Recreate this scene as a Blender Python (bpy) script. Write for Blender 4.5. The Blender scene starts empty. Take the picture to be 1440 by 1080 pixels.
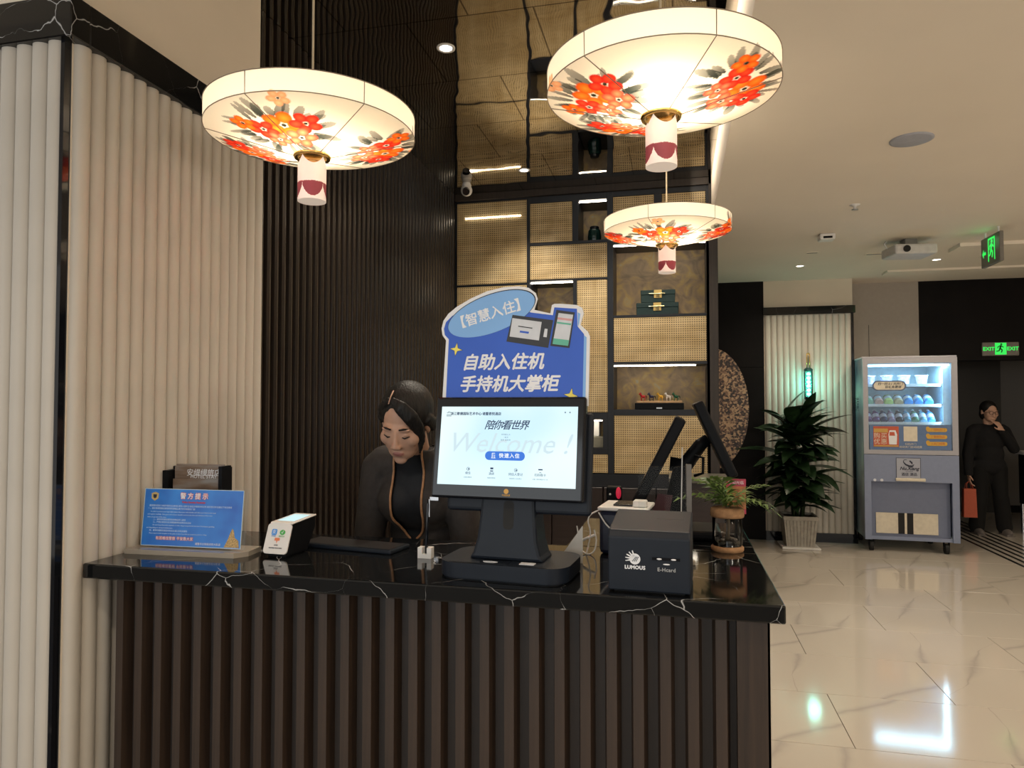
import bpy, bmesh, math, random
import numpy as np
from mathutils import Vector, Matrix, Euler
from mathutils.bvhtree import BVHTree

random.seed(7)
SC = bpy.context.scene
COL = SC.collection
PI = math.pi
R = math.radians

# ---------------------------------------------------------------- camera
cam = bpy.data.cameras.new('camera')
cam.sensor_width = 36.0
cam.lens = 24.75
cam.clip_start = 0.05
cam.clip_end = 100
camo = bpy.data.objects.new('camera', cam)
COL.objects.link(camo)
camo.location = (0, 0, 1.5)
camo.rotation_euler = (R(91.74), 0, R(13.07))
SC.camera = camo

# ---------------------------------------------------------------- world, light, exposure
SC.view_settings.view_transform = 'Standard'
SC.view_settings.look = 'None'
SC.view_settings.exposure = 0.0
SC.view_settings.gamma = 1.0
SC.view_settings.use_curve_mapping = False
W = bpy.data.worlds.new('world')
SC.world = W
W.use_nodes = True
W.node_tree.nodes['Background'].inputs[0].default_value = (1.0, 0.94, 0.86, 1)
W.node_tree.nodes['Background'].inputs[1].default_value = 0.85


def light(name, kind, loc, energy, color=(1, 1, 1), rot=(0, 0, 0), **kw):
    l = bpy.data.lights.new(name, kind)
    l.energy = energy
    l.color = color
    for k, v in kw.items():
        setattr(l, k, v)
    o = bpy.data.objects.new(name, l)
    o.location = loc
    o.rotation_euler = rot
    COL.objects.link(o)
    return o


WARM = (1.0, 0.83, 0.63)
# daylight falling in through the entrance glazing behind the photographer
light('entrance_daylight', 'AREA', (-2.2, -3.6, 1.7), 62, (0.84, 0.93, 1.0), (R(90), 0, 0), shape='RECTANGLE', size=4.5, size_y=2.6)
# added fill lights out of view, put in to brighten the lobby ceiling
for p in ((2.6, -1.2, 1.9), (4.7, 2.6, 1.9)):
    light('added_ceiling_fill', 'POINT', p, 70, (1.0, 0.89, 0.74), shadow_soft_size=0.25)
# cove strip along the step of the ceiling
light('cove_strip', 'AREA', (0.12, 3.3, 3.20), 9, (1.0, 0.88, 0.72), (0, R(-90), 0), shape='RECTANGLE', size=0.04, size_y=4.4)
# recessed ceiling downlights of the lobby (in view and beyond the frame)
for x, y, e in ((1.22, 7.50, 40), (2.45, 7.47, 40), (1.9, 3.3, 45), (1.9, 5.4, 45), (3.4, 3.3, 45), (3.4, 5.6, 45),
                (4.4, 7.3, 15), (1.4, 0.9, 45), (-0.6, 0.3, 35), (3.2, 0.8, 45)):
    light('downlight_lamp', 'SPOT', (x, y, 2.86), e * 1.15, WARM, spot_size=R(150), spot_blend=0.9, shadow_soft_size=0.05)


# ---------------------------------------------------------------- mesh helpers
def lin(c):
    if isinstance(c, str):
        c = c.lstrip('#')
        c = [int(c[i:i + 2], 16) / 255 for i in (0, 2, 4)]
    return tuple((x / 12.92 if x <= 0.04045 else ((x + 0.055) / 1.055) ** 2.4) for x in c)


class MB:
    def __init__(s):
        s.v, s.f, s.m, s.s = [], [], [], []

    def add(s, vs, fs, mat=0, smooth=False, M=None):
        b = len(s.v)
        for p in vs:
            s.v.append(tuple(M @ Vector(p)) if M is not None else tuple(p))
        for f in fs:
            s.f.append([b + i for i in f])
            s.m.append(mat)
            s.s.append(smooth)
        return s

    def box(s, x0, x1, y0, y1, z0, z1, mat=0, M=None):
        vs = [(x0, y0, z0), (x1, y0, z0), (x1, y1, z0), (x0, y1, z0), (x0, y0, z1), (x1, y0, z1), (x1, y1, z1), (x0, y1, z1)]
        return s.add(vs, [(0, 3, 2, 1), (4, 5, 6, 7), (0, 1, 5, 4), (1, 2, 6, 5), (2, 3, 7, 6), (3, 0, 4, 7)], mat, False, M)

    def rbox(s, x0, x1, y0, y1, z0, z1, r=0.005, seg=2, mat=0, M=None, axis=None):
        bm = bmesh.new()
        bmesh.ops.create_cube(bm, size=1)
        for v in bm.verts:
            v.co = Vector(((x0 + x1) / 2 + v.co.x * (x1 - x0), (y0 + y1) / 2 + v.co.y * (y1 - y0), (z0 + z1) / 2 + v.co.z * (z1 - z0)))
        es = list(bm.edges)
        if axis is not None:
            es = [e for e in es if abs((e.verts[0].co - e.verts[1].co)[axis]) > 1e-9]
        bmesh.ops.bevel(bm, geom=es, offset=r, segments=seg, profile=0.5, affect='EDGES')
        bm.verts.index_update()
        s.add([v.co for v in bm.verts], [[v.index for v in f.verts] for f in bm.faces], mat, False, M)
        bm.free()
        return s

    def cyl(s, p0, p1, r0, r1=None, n=16, mat=0, smooth=True, caps=True):
        r1 = r0 if r1 is None else r1
        p0, p1 = Vector(p0), Vector(p1)
        d = (p1 - p0).normalized()
        a = d.orthogonal().normalized()
        b = d.cross(a)
        vs = []
        for p, r in ((p0, r0), (p1, r1)):
            for i in range(n):
                t = 2 * PI * i / n
                vs.append(p + (a * math.cos(t) + b * math.sin(t)) * r)
        s.add(vs, [(i, (i + 1) % n, n + (i + 1) % n, n + i) for i in range(n)], mat, smooth)
        if caps:
            s.add(vs[:n], [list(range(n))[::-1]], mat)
            s.add(vs[n:], [list(range(n))], mat)
        return s

    def tube(s, pts, r, n=8, mat=0, flat=1.0, nrm=None):
        pts = [Vector(p) for p in pts]
        N = len(pts)
        rs = r if isinstance(r, (list, tuple)) else [r] * N
        vs = []
        a = None
        for i, p in enumerate(pts):
            d = (pts[min(i + 1, N - 1)] - pts[max(i - 1, 0)]).normalized()
            if nrm is not None:
                a = (Vector(nrm) - d * d.dot(Vector(nrm))).normalized()
            elif a is None:
                a = d.orthogonal().normalized()
            else:
                a = (a - d * d.dot(a)).normalized()
            b = d.cross(a)
            for k in range(n):
                t = 2 * PI * k / n
                vs.append(p + (a * math.cos(t) * flat + b * math.sin(t)) * rs[i])
        fs = []
        for i in range(N - 1):
            for k in range(n):
                fs.append((i * n + k, i * n + (k + 1) % n, (i + 1) * n + (k + 1) % n, (i + 1) * n + k))
        s.add(vs, fs + [list(range(n))[::-1], list(range((N - 1) * n, N * n))], mat, True)
        return s

    def lathe(s, prof, n=32, c=(0, 0, 0), mat=0, smooth=True):
        vs = []
        for r, z in prof:
            for i in range(n):
                t = 2 * PI * i / n
                vs.append((c[0] + r * math.cos(t), c[1] + r * math.sin(t), c[2] + z))
        fs = [(j * n + i, j * n + (i + 1) % n, (j + 1) * n + (i + 1) % n, (j + 1) * n + i) for j in range(len(prof) - 1) for i in range(n)]
        s.add(vs, fs, mat, smooth)
        if prof[0][0] > 1e-6:
            s.add(vs[:n], [list(range(n))[::-1]], mat)
        if prof[-1][0] > 1e-6:
            s.add(vs[-n:], [list(range(n))], mat)
        return s

    def prism(s, poly, y0, y1, mat=0, M=None):
        """polygon in the local x-z plane, front at y0 (towards the viewer), back at y1"""
        a = sum(poly[i][0] * poly[(i + 1) % len(poly)][1] - poly[(i + 1) % len(poly)][0] * poly[i][1] for i in range(len(poly)))
        if a < 0:
            poly = poly[::-1]
        n = len(poly)
        vs = [(x, y0, z) for x, z in poly] + [(x, y1, z) for x, z in poly]
        fs = [list(range(n)), list(range(2 * n - 1, n - 1, -1))] + [((i + 1) % n, i, n + i, n + (i + 1) % n) for i in range(n)]
        return s.add(vs, fs, mat, False, M)

    def extrude_z(s, poly, z0, z1, mat=0, smooth=False):
        a = sum(poly[i][0] * poly[(i + 1) % len(poly)][1] - poly[(i + 1) % len(poly)][0] * poly[i][1] for i in range(len(poly)))
        if a < 0:
            poly = poly[::-1]
        n = len(poly)
        vs = [(x, y, z0) for x, y in poly] + [(x, y, z1) for x, y in poly]
        s.add(vs, [list(range(n))[::-1], list(range(n, 2 * n))], mat)
        s.add(vs, [(i, (i + 1) % n, n + (i + 1) % n, n + i) for i in range(n)], mat, smooth)
        return s

    def ball(s, c, r, n=16, m=10, mat=0, M=None):
        rx, ry, rz = r if isinstance(r, (list, tuple)) else (r, r, r)
        vs = [(c[0], c[1], c[2] - rz)]
        for j in range(1, m):
            p = -PI / 2 + PI * j / m
            for i in range(n):
                t = 2 * PI * i / n
                vs.append((c[0] + rx * math.cos(p) * math.cos(t), c[1] + ry * math.cos(p) * math.sin(t), c[2] + rz * math.sin(p)))
        vs.append((c[0], c[1], c[2] + rz))
        T = len(vs) - 1
        fs = [(0, 1 + (i + 1) % n, 1 + i) for i in range(n)]
        for j in range(m - 2):
            for i in range(n):
                fs.append((1 + j * n + i, 1 + j * n + (i + 1) % n, 1 + (j + 1) * n + (i + 1) % n, 1 + (j + 1) * n + i))
        fs += [(T, 1 + (m - 2) * n + i, 1 + (m - 2) * n + (i + 1) % n) for i in range(n)]
        return s.add(vs, fs, mat, True, M)

    def mesh(s, name):
        me = bpy.data.meshes.new(name)
        me.from_pydata(s.v, [], s.f)
        me.polygons.foreach_set('material_index', s.m)
        me.polygons.foreach_set('use_smooth', s.s)
        me.update()
        return me

    def build(s, name, mats, parent=None, loc=None, rot=None):
        return obj(name, s.mesh(name), mats, parent, loc, rot)


def obj(name, me, mats, parent=None, loc=None, rot=None):
    o = bpy.data.objects.new(name, me)
    COL.objects.link(o)
    if mats is not None:
        for m in (mats if isinstance(mats, (list, tuple)) else [mats]):
            me.materials.append(m)
    if parent is not None:
        o.parent = parent
    if loc is not None:
        o.location = loc
    if rot is not None:
        o.rotation_euler = rot
    return o


def tag(o, label, cat, group=None, kind=None):
    o['label'] = label
    o['category'] = cat
    if group:
        o['group'] = group
    if kind:
        o['kind'] = kind
    return o


def thing(name, label, cat, loc=(0, 0, 0), rotz=0, group=None):
    o = bpy.data.objects.new(name, None)
    o.empty_display_size = 0.05
    COL.objects.link(o)
    o.location = loc
    o.rotation_euler = (0, 0, rotz)
    return tag(o, label, cat, group)


def struct(name, mb, mats, parent=None):
    o = mb.build(name, mats, parent)
    if parent is None:
        o['kind'] = 'structure'
    return o


def dup(o, parent=None):
    c = o.copy()
    COL.objects.link(c)
    c.parent = parent
    for ch in list(o.children):
        dup(ch, c)
    return c


def text_mesh(body, size, bold=0.0, shear=0.0, align='CENTER', space=1.0, res=2):
    cu = bpy.data.curves.new('lettering', 'FONT')
    cu.body = body
    cu.size = size
    cu.resolution_u = res
    cu.shear = shear
    cu.align_x = align
    cu.align_y = 'CENTER'
    cu.space_character = space
    cu.extrude = 0.0002
    o = bpy.data.objects.new('lettering', cu)
    COL.objects.link(o)
    dg = bpy.context.evaluated_depsgraph_get()
    me = bpy.data.meshes.new_from_object(o.evaluated_get(dg))
    me.materials.clear()
    bpy.data.objects.remove(o)
    bpy.data.curves.remove(cu)
    if bold > 0:
        bm = bmesh.new()
        for k, (dx, dy) in enumerate(((1, 0), (-1, 0), (0, 1), (0, -1))):
            c = me.copy()
            c.transform(Matrix.Translation((dx * bold, dy * bold, k * 0.00004)))
            bm.from_mesh(c)
            bpy.data.meshes.remove(c)
        bm.to_mesh(me)
        bm.free()
    return me


def text(body, size, mat, parent, x, y, z, name='lettering', rot=0.0, **kw):
    """lettering standing in the local x-z plane, facing -y"""
    return obj(name, text_mesh(body, size, **kw), mat, parent, (x, y, z), (PI / 2, -rot, 0))


# ---------------------------------------------------------------- materials
MATS = {}


class NT:
    def __init__(s, name):
        s.mat = bpy.data.materials.new(name)
        s.mat.use_nodes = True
        s.n = s.mat.node_tree.nodes
        s.l = s.mat.node_tree.links
        s.b = s.n['Principled BSDF']
        MATS[name] = s.mat

    def new(s, t, **kw):
        n = s.n.new(t)
        for k, v in kw.items():
            if k.startswith('i_'):
                n.inputs[k[2:].replace('_', ' ')].default_value = v
            else:
                setattr(n, k, v)
        return n

    def link(s, a, b):
        s.l.new(a, b)

    def coord(s, scale=(1, 1, 1), kind='Object', rot=(0, 0, 0)):
        tc = s.new('ShaderNodeTexCoord')
        mp = s.new('ShaderNodeMapping')
        mp.inputs['Scale'].default_value = scale
        mp.inputs['Rotation'].default_value = rot
        s.link(tc.outputs[kind], mp.inputs['Vector'])
        return mp.outputs['Vector']

    def ramp(s, fac, stops):
        r = s.new('ShaderNodeValToRGB')
        e = r.color_ramp.elements
        while len(e) < len(stops):
            e.new(0.5)
        for el, (p, c) in zip(e, stops):
            el.position = p
            el.color = tuple(c) + ((1,) if len(c) == 3 else ())
        s.link(fac, r.inputs['Fac'])
        return r.outputs['Color']

    def bump(s, h, strength=0.2, dist=0.01):
        b = s.new('ShaderNodeBump')
        b.inputs['Strength'].default_value = strength
        b.inputs['Distance'].default_value = dist
        s.link(h, b.inputs['Height'])
        s.link(b.outputs['Normal'], s.b.inputs['Normal'])


def pmat(name, col, rough=0.5, metal=0.0, noise=0.06, nscale=30, bump=0.0, spec=0.5, coat=0.0, trans=0.0, ior=1.45, emit=None, estr=0.0):
    """principled surface with a slight procedural mottling of the colour"""
    t = NT(name)
    c = lin(col) if isinstance(col, str) else col
    v = t.coord()
    n = t.new('ShaderNodeTexNoise')
    n.inputs['Scale'].default_value = nscale
    n.inputs['Detail'].default_value = 3
    t.link(v, n.inputs['Vector'])
    if noise > 0:
        a = tuple(x * (1 - noise) for x in c)
        b = tuple(min(1, x * (1 + noise)) for x in c)
        t.link(t.ramp(n.outputs['Fac'], [(0.3, a), (0.7, b)]), t.b.inputs['Base Color'])
    else:
        t.b.inputs['Base Color'].default_value = c + (1,)
    t.b.inputs['Roughness'].default_value = rough
    t.b.inputs['Metallic'].default_value = metal
    t.b.inputs['Specular IOR Level'].default_value = spec
    t.b.inputs['Coat Weight'].default_value = coat
    t.b.inputs['Transmission Weight'].default_value = trans
    t.b.inputs['IOR'].default_value = ior
    if emit is not None:
        t.b.inputs['Emission Color'].default_value = (lin(emit) if isinstance(emit, str) else emit) + (1,)
        t.b.inputs['Emission Strength'].default_value = estr
    if bump:
        t.bump(n.outputs['Fac'], bump, 0.003)
    return t.mat


def emat(name, col, strength=1.0):
    t = NT(name)
    c = lin(col) if isinstance(col, str) else col
    t.b.inputs['Base Color'].default_value = (0, 0, 0, 1)
    t.b.inputs['Roughness'].default_value = 0.4
    t.b.inputs['Emission Color'].default_value = c + (1,)
    t.b.inputs['Emission Strength'].default_value = strength
    return t.mat


def marble(name, base, vein, scale, sharp, rough, amount=1.0, kind='Object', wob=0.12, cut=0.95):
    t = NT(name)
    v = t.coord((1, 1, 1), kind)
    n0 = t.new('ShaderNodeTexNoise', i_Scale=scale * 0.8, i_Detail=5.0)
    t.link(v, n0.inputs['Vector'])
    mx = t.new('ShaderNodeMixRGB', blend_type='ADD')
    mx.inputs['Fac'].default_value = wob
    t.link(v, mx.inputs['Color1'])
    t.link(n0.outputs['Color'], mx.inputs['Color2'])
    vo = t.new('ShaderNodeTexVoronoi', feature='DISTANCE_TO_EDGE', i_Scale=scale)
    t.link(mx.outputs['Color'], vo.inputs['Vector'])
    n1 = t.new('ShaderNodeTexNoise', i_Scale=scale * 1.3, i_Detail=2.0)
    t.link(v, n1.inputs['Vector'])
    k = t.new('ShaderNodeMath', operation='DIVIDE')
    t.link(vo.outputs['Distance'], k.inputs[0])
    k2 = t.new('ShaderNodeMath', operation='MULTIPLY_ADD')
    t.link(n1.outputs['Fac'], k2.inputs[0])
    k2.inputs[1].default_value = sharp * 2.4
    k2.inputs[2].default_value = -sharp * cut
    k3 = t.new('ShaderNodeMath', operation='MAXIMUM')
    t.link(k2.outputs[0], k3.inputs[0])
    k3.inputs[1].default_value = sharp * 0.02
    t.link(k3.outputs[0], k.inputs[1])
    mid = tuple(b + (q - b) * 0.25 * amount for b, q in zip(base, vein))
    ve = tuple(b + (q - b) * amount for b, q in zip(base, vein))
    t.link(t.ramp(k.outputs[0], [(0.0, ve), (0.5, mid), (1.0, base)]), t.b.inputs['Base Color'])
    t.b.inputs['Roughness'].default_value = rough
    return t.mat


def wood(name, c0, c1, rough=0.5, axis=2, scale=6):
    t = NT(name)
    sc = [scale * 9, scale * 9, scale * 9]
    sc[axis] = scale * 0.35
    v = t.coord(tuple(sc))
    n = t.new('ShaderNodeTexNoise', i_Scale=1.0, i_Detail=5.0, i_Roughness=0.6)
    t.link(v, n.inputs['Vector'])
    t.link(t.ramp(n.outputs['Fac'], [(0.3, lin(c0)), (0.72, lin(c1))]), t.b.inputs['Base Color'])
    t.b.inputs['Roughness'].default_value = rough
    t.bump(n.outputs['Fac'], 0.15, 0.002)
    return t.mat


def glassmat(name, tint=(1, 1, 1), alpha=0.12, rough=0.02, ior=1.45):
    """thin clear sheet: mostly see-through, with a reflecting surface"""
    t = NT(name)
    tr = t.new('ShaderNodeBsdfTransparent')
    tr.inputs['Color'].default_value = tint + (1,)
    gl = t.new('ShaderNodeBsdfGlossy')
    gl.inputs['Roughness'].default_value = rough
    fr = t.new('ShaderNodeFresnel')
    fr.inputs['IOR'].default_value = ior
    ad = t.new('ShaderNodeMath', operation='ADD')
    t.link(fr.outputs[0], ad.inputs[0])
    ad.inputs[1].default_value = alpha
    mx = t.new('ShaderNodeMixShader')
    t.link(ad.outputs[0], mx.inputs[0])
    t.link(tr.outputs[0], mx.inputs[1])
    t.link(gl.outputs[0], mx.inputs[2])
    t.link(mx.outputs[0], t.n['Material Output'].inputs['Surface'])
    return t.mat


black_marble = marble('black_marble', (0.006, 0.0065, 0.007), (0.55, 0.55, 0.55), 5.2, 0.022, 0.07, cut=1.08)
floor_marble = marble('floor_marble', (0.50, 0.455, 0.395), (0.25, 0.23, 0.22), 0.9, 0.06, 0.09, 0.45, wob=0.35)
plaster = pmat('plaster', (0.68, 0.60, 0.49), 0.75, nscale=3, noise=0.03)
ceiling_paint = pmat('ceiling_paint', (0.80, 0.73, 0.63), 0.8, nscale=2, noise=0.02)
flute_white = pmat('flute_white', (0.53, 0.49, 0.43), 0.45, nscale=5, noise=0.04)
dark_wall = pmat('dark_wall', (0.007, 0.006, 0.006), 0.45, nscale=4, noise=0.2, spec=0.08)
grey_wall = pmat('grey_wall', (0.13, 0.125, 0.12), 0.6, nscale=3, noise=0.05)
dark_slat = wood('dark_slat_wood', '#120d0a', '#261c16', 0.3)
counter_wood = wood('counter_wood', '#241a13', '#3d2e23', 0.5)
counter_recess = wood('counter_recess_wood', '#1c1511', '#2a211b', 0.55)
frame_black = pmat('frame_black', (0.010, 0.012, 0.017), 0.4, noise=0.1)
frame_brown = wood('frame_brown', '#231d19', '#342b25', 0.5)
cabinet_brown = wood('cabinet_brown', '#1d1514', '#2c2120', 0.4, axis=0)
black_plastic = pmat('black_plastic', (0.006, 0.0065, 0.008), 0.45, noise=0.08, spec=0.12)
slate_plastic = pmat('slate_plastic', (0.009, 0.013, 0.021), 0.45, noise=0.05, spec=0.3)
black_gloss = pmat('black_gloss', (0.006, 0.007, 0.010), 0.06, noise=0.0)
white_plastic = pmat('white_plastic', (0.75, 0.74, 0.72), 0.35, noise=0.02)
steel = pmat('steel', (0.55, 0.55, 0.56), 0.28, metal=1.0, noise=0.05)
brass = pmat('brass', (0.85, 0.58, 0.20), 0.22, metal=1.0, noise=0.06)
rubber = pmat('rubber', (0.01, 0.01, 0.01), 0.7)
clear = glassmat('clear_acrylic', (0.97, 0.98, 0.98), 0.0, ior=1.2)
glass = glassmat('window_glass', (0.96, 0.98, 1.0), 0.02)
led_glint = emat('led_and_glint', (1.0, 0.88, 0.70), 18.0)
spot_glow = emat('downlight_glow', (1.0, 0.88, 0.70), 7.0)
white_print = pmat('white_print', (0.78, 0.80, 0.84), 0.5, noise=0.02)
cork = pmat('cork', (0.33, 0.18, 0.085), 0.8, nscale=60, noise=0.25, bump=0.3)

# ================================================================ THE SETTING
# floor: dark joint bed with one object per marble tile (1.2 x 0.6, half bond)
b = MB()
b.box(-6, 7, -4.2, 13, -0.05, -0.004)
floor = struct('floor', b, pmat('joint_grout', (0.10, 0.08, 0.06), 0.8))
tm = MB()
tm.rbox(-0.5985, 0.5985, -0.2985, 0.2985, -0.012, 0.0, 0.0012, 1)
tile_me = tm.mesh('tile')
tile_me.materials.append(floor_marble)
rng = random.Random(3)
for r_ in range(-7, 15):
    yc = 3.685 + 0.6 * r_
    off = 0.757 if r_ % 2 == 0 else 1.357
    for k in range(-5, 5):
        xc = off + 0.6 + 1.2 * k
        if xc > 6.6 or xc < -2.5 or (xc < 0.4 and yc > 8.3):
            continue
        t = obj('tile', tile_me, None, floor, (xc, yc, 0), (0, 0, 0 if rng.random() < 0.5 else PI))
# dark inlaid floor stripes running to the back of the hall
for k in range(6):
    x = 3.13 + 0.088 * k
    b = MB()
    b.box(x, x + 0.036, 6.4, 12.4, -0.002, 0.0012)
    b.build('inlay_stripe', pmat('inlay_black', (0.012, 0.012, 0.012), 0.25) if k == 0 else MATS['inlay_black'], floor)

# lobby ceiling and the lowered edge towards the mirrored ceiling above the desk
b = MB()
b.box(0.279, 6.5, -4.2, 12.9, 2.9, 3.0)
b.box(-6, 0.279, -4.2, 1.0, 2.9, 3.0)
struct('ceiling', b, ceiling_paint)
b = MB()
b.box(0.2785, 0.30, 1.0, 5.6, 2.901, 3.30)
struct('trim_1', b, pmat('fascia_paint', (0.80, 0.70, 0.58), 0.7, noise=0.02))
b = MB()
b.box(-1.85, 0.279, 1.0, 1.02, 2.9, 3.30)
struct('trim_2', b, MATS['fascia_paint'])

t = NT('mirror_film')
v = t.coord((1, 1, 1))
nz = t.new('ShaderNodeTexNoise', i_Scale=2.2, i_Detail=2.0)
t.link(v, nz.inputs['Vector'])
br = t.new('ShaderNodeTexBrick')
br.inputs['Scale'].default_value = 1.0
br.inputs['Brick Width'].default_value = 0.6
br.inputs['Row Height'].default_value = 0.6
br.inputs['Mortar Size'].default_value = 0.004
t.link(v, br.inputs['Vector'])
br.inputs['Color1'].default_value = (0.50, 0.47, 0.42, 1)
br.inputs['Color2'].default_value = (0.50, 0.47, 0.42, 1)
br.inputs['Mortar'].default_value = (0.16, 0.14, 0.12, 1)
t.link(br.outputs['Color'], t.b.inputs['Base Color'])
t.b.inputs['Metallic'].default_value = 1.0
t.b.inputs['Roughness'].default_value = 0.035
t.bump(nz.outputs['Fac'], 0.10, 0.06)
b = MB()
b.box(-1.80, 0.279, 1.02, 5.6, 3.26, 3.30)
struct('ceiling_mirror', b, t.mat)

# walls
b = MB()
b.box(-6, -1.60, 1.575, 1.70, 0, 3.3)
b.box(-1.85, -1.605, 1.70, 2.47, 0, 3.3)
wl = struct('wall_left', b, plaster)
b = MB()
b.box(-2.0, -1.80, 2.47, 5.75, 0, 3.3)
wsl = struct('wall_slats', b, pmat('slat_backing', (0.006, 0.005, 0.004), 0.5))
b = MB()
b.box(-1.86, 0.32, 5.96, 6.1, 0, 3.3)
struct('wall_back', b, dark_wall)
b = MB()
b.box(0.24, 0.325, 5.60, 8.35, 0, 2.9)
struct('wall_right_of_desk', b, frame_brown)

# flutes of the left pier: half-round white staves, each its own piece
fm = MB()
n = 10
pr = [(-0.0265, 0.0)] + [(-0.0265 * math.cos(PI * i / n), -0.024 * math.sin(PI * i / n) - 0.004) for i in range(n + 1)] + [(0.0265, 0.0)]
fm.extrude_z(pr, 0.0, 2.49, smooth=True)
fl_me = fm.mesh('flute')
fl_me.materials.append(flute_white)
for k in range(17):
    obj('flute', fl_me, None, wl, (-1.605, 1.580 + 0.0525 * (k + 0.5), 0), (0, 0, PI / 2))
for k in range(30):
    obj('flute', fl_me, None, wl, (-1.613 - 0.0525 * (k + 0.5), 1.575, 0), (0, 0, 0))
b = MB()
b.box(-1.613, -1.601, 1.552, 1.578, 0, 2.49)
b.build('corner_strip', black_gloss, wl)
b = MB()
b.rbox(-6, -1.565, 1.535, 1.60, 2.49, 2.605, 0.003, 1)
b.build('cornice', black_marble, wl)
b = MB()
b.rbox(-1.64, -1.565, 1.60, 2.475, 2.49, 2.605, 0.003, 1)
b.build('cornice', black_marble, wl)

# dark slat wall behind the desk
sm = MB()
sm.extrude_z([(-0.0, -0.022), (0.018, -0.016), (0.022, 0.0), (0.018, 0.016), (0.0, 0.022)], 0, 3.258)
sl_me = sm.mesh('slat')
sl_me.materials.append(dark_slat)
for k in range(50):
    obj('slat', sl_me, None, wsl, (-1.80, 2.52 + 0.0618 * k, 0))

# far wall: dark stone panel, fluted pier, plaster, dark bulkhead with the passage below it
b = MB()
b.box(0.325, 0.975, 8.35, 8.5, 1.933, 2.9)
b.box(0.325, 0.975, 8.35, 8.5, 0.0, 1.927)
b.box(0.325, 0.975, 8.36, 8.5, 1.927, 1.933)
struct('wall_far_dark', b, dark_wall)
b = MB()
b.box(0.975, 1.905, 8.37, 8.9, 0, 2.9)
wf = struct('wall_far_pier', b, plaster)
fm = MB()
pr = [(-0.0325, 0.0)] + [(-0.0325 * math.cos(PI * i / 8), -0.020 * math.sin(PI * i / 8) - 0.003) for i in range(9)] + [(0.0325, 0.0)]
fm.extrude_z(pr, 0.10, 2.51, smooth=True)
f2 = fm.mesh('flute')
f2.materials.append(flute_white)
for k in range(14):
    obj('flute', f2, None, wf, (0.985 + 0.0646 * (k + 0.5), 8.37, 0))
b = MB()
b.rbox(0.965, 1.925, 8.325, 8.40, 2.515, 2.60, 0.004, 1)
b.build('cornice', black_marble, wf)
b = MB()
b.box(0.975, 1.92, 8.33, 8.37, 0, 0.10)
b.build('skirting', black_gloss, wf)
b = MB()
b.box(1.885, 1.91, 8.345, 8.37, 0.1, 2.515)
b.build('corner_strip', black_gloss, wf)
b = MB()
b.box(1.905, 2.68, 8.75, 8.9, 0, 2.9)
wp = struct('wall_far_plaster', b, pmat('plaster_pale', (0.36, 0.325, 0.28), 0.75, noise=0.03))
b = MB()
b.box(2.158, 2.162, 8.748, 8.751, 1.9, 2.42)
b.build('wall_joint', dark_wall, wp)
b = MB()
b.box(2.68, 6.5, 8.75, 8.95, 2.0, 2.9)
b.box(2.68, 3.06, 8.75, 8.95, 0, 2.0)
struct('wall_far_bulkhead', b, dark_wall)
b = MB()
b.box(3.0, 6.5, 11.25, 11.4, 0, 2.9)
wc = struct('wall_passage', b, grey_wall)
b = MB()
b.box(4.5, 6.5, 11.235, 11.25, 0, 0.10)
struct('baseboard_passage', b, dark_wall)
b = MB()
b.box(2.98, 3.06, 8.95, 11.4, 0, 2.9)
struct('wall_passage_left', b, dark_wall)
b = MB()
b.box(3.45, 4.45, 11.18, 11.25, 0, 2.75)
d = struct('door_1', b, pmat('door_black', (0.010, 0.011, 0.012), 0.4))
b = MB()
b.box(3.55, 4.35, 11.165, 11.18, 0.05, 2.6)
b.build('door_leaf', MATS['door_black'], d)
b = MB()
b.box(3.95, 4.25, 11.155, 11.165, 2.18, 2.21)
b.build('door_closer', slate_plastic, d)
b = MB()
b.box(6.4, 6.5, -4.2, 11.4, 0, 2.9)
struct('wall_right', b, plaster)

# ================================================================ RECEPTION DESK
desk = thing('reception_desk', 'reception desk with black marble top and dark brown ribbed wooden front', 'desk', (-0.65, 1.63, 0))


def dk(b, name, mats):
    o = b.build(name, mats, desk)
    o.location = (0.65, -1.63, 0)
    return o


b = MB()
b.rbox(-1.575, 0.228, 1.615, 2.16, 1.03, 1.07, 0.004, 2)
dk(b, 'worktop', black_marble)
b = MB()
b.rbox(-0.33, 0.228, 2.1605, 2.70, 1.03, 1.07, 0.004, 2)
dk(b, 'worktop_return', black_marble)
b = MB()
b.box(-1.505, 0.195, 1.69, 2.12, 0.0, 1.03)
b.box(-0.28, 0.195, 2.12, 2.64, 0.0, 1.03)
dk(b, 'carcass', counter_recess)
b = MB()
b.box(0.130, 0.2, 1.660, 1.69, 0, 1.03)
b.box(0.195, 0.2, 1.66, 2.64, 0, 1.03)
dk(b, 'end_panel', counter_wood)
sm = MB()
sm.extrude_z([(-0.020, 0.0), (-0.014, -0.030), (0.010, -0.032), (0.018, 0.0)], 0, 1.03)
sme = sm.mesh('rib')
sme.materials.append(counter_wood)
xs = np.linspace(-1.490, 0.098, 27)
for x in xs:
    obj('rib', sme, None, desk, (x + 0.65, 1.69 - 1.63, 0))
b = MB()
b.box(-1.50, -0.28, 2.12, 2.34, 0.70, 0.735)
o = dk(b, 'inner_desk', cabinet_brown)

# ================================================================ SHELF WALL
S = 0.9655


def sx(x):
    return x * S


def sz(z):
    return 1.5 + (z - 1.5) * S


shelf = thing('display_shelf', 'tall dark display shelf with woven cane doors and lit golden niches behind the desk', 'shelf', (-0.75, 5.78, 0))


def sh(b, name, mats):
    o = b.build(name, mats, shelf)
    o.location = (0.75, -5.78, 0)
    return o


# cane weave
t = NT('cane_weave')
tc = t.new('ShaderNodeTexCoord')
sp = t.new('ShaderNodeSeparateXYZ')
t.link(tc.outputs['Object'], sp.inputs[0])


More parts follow.
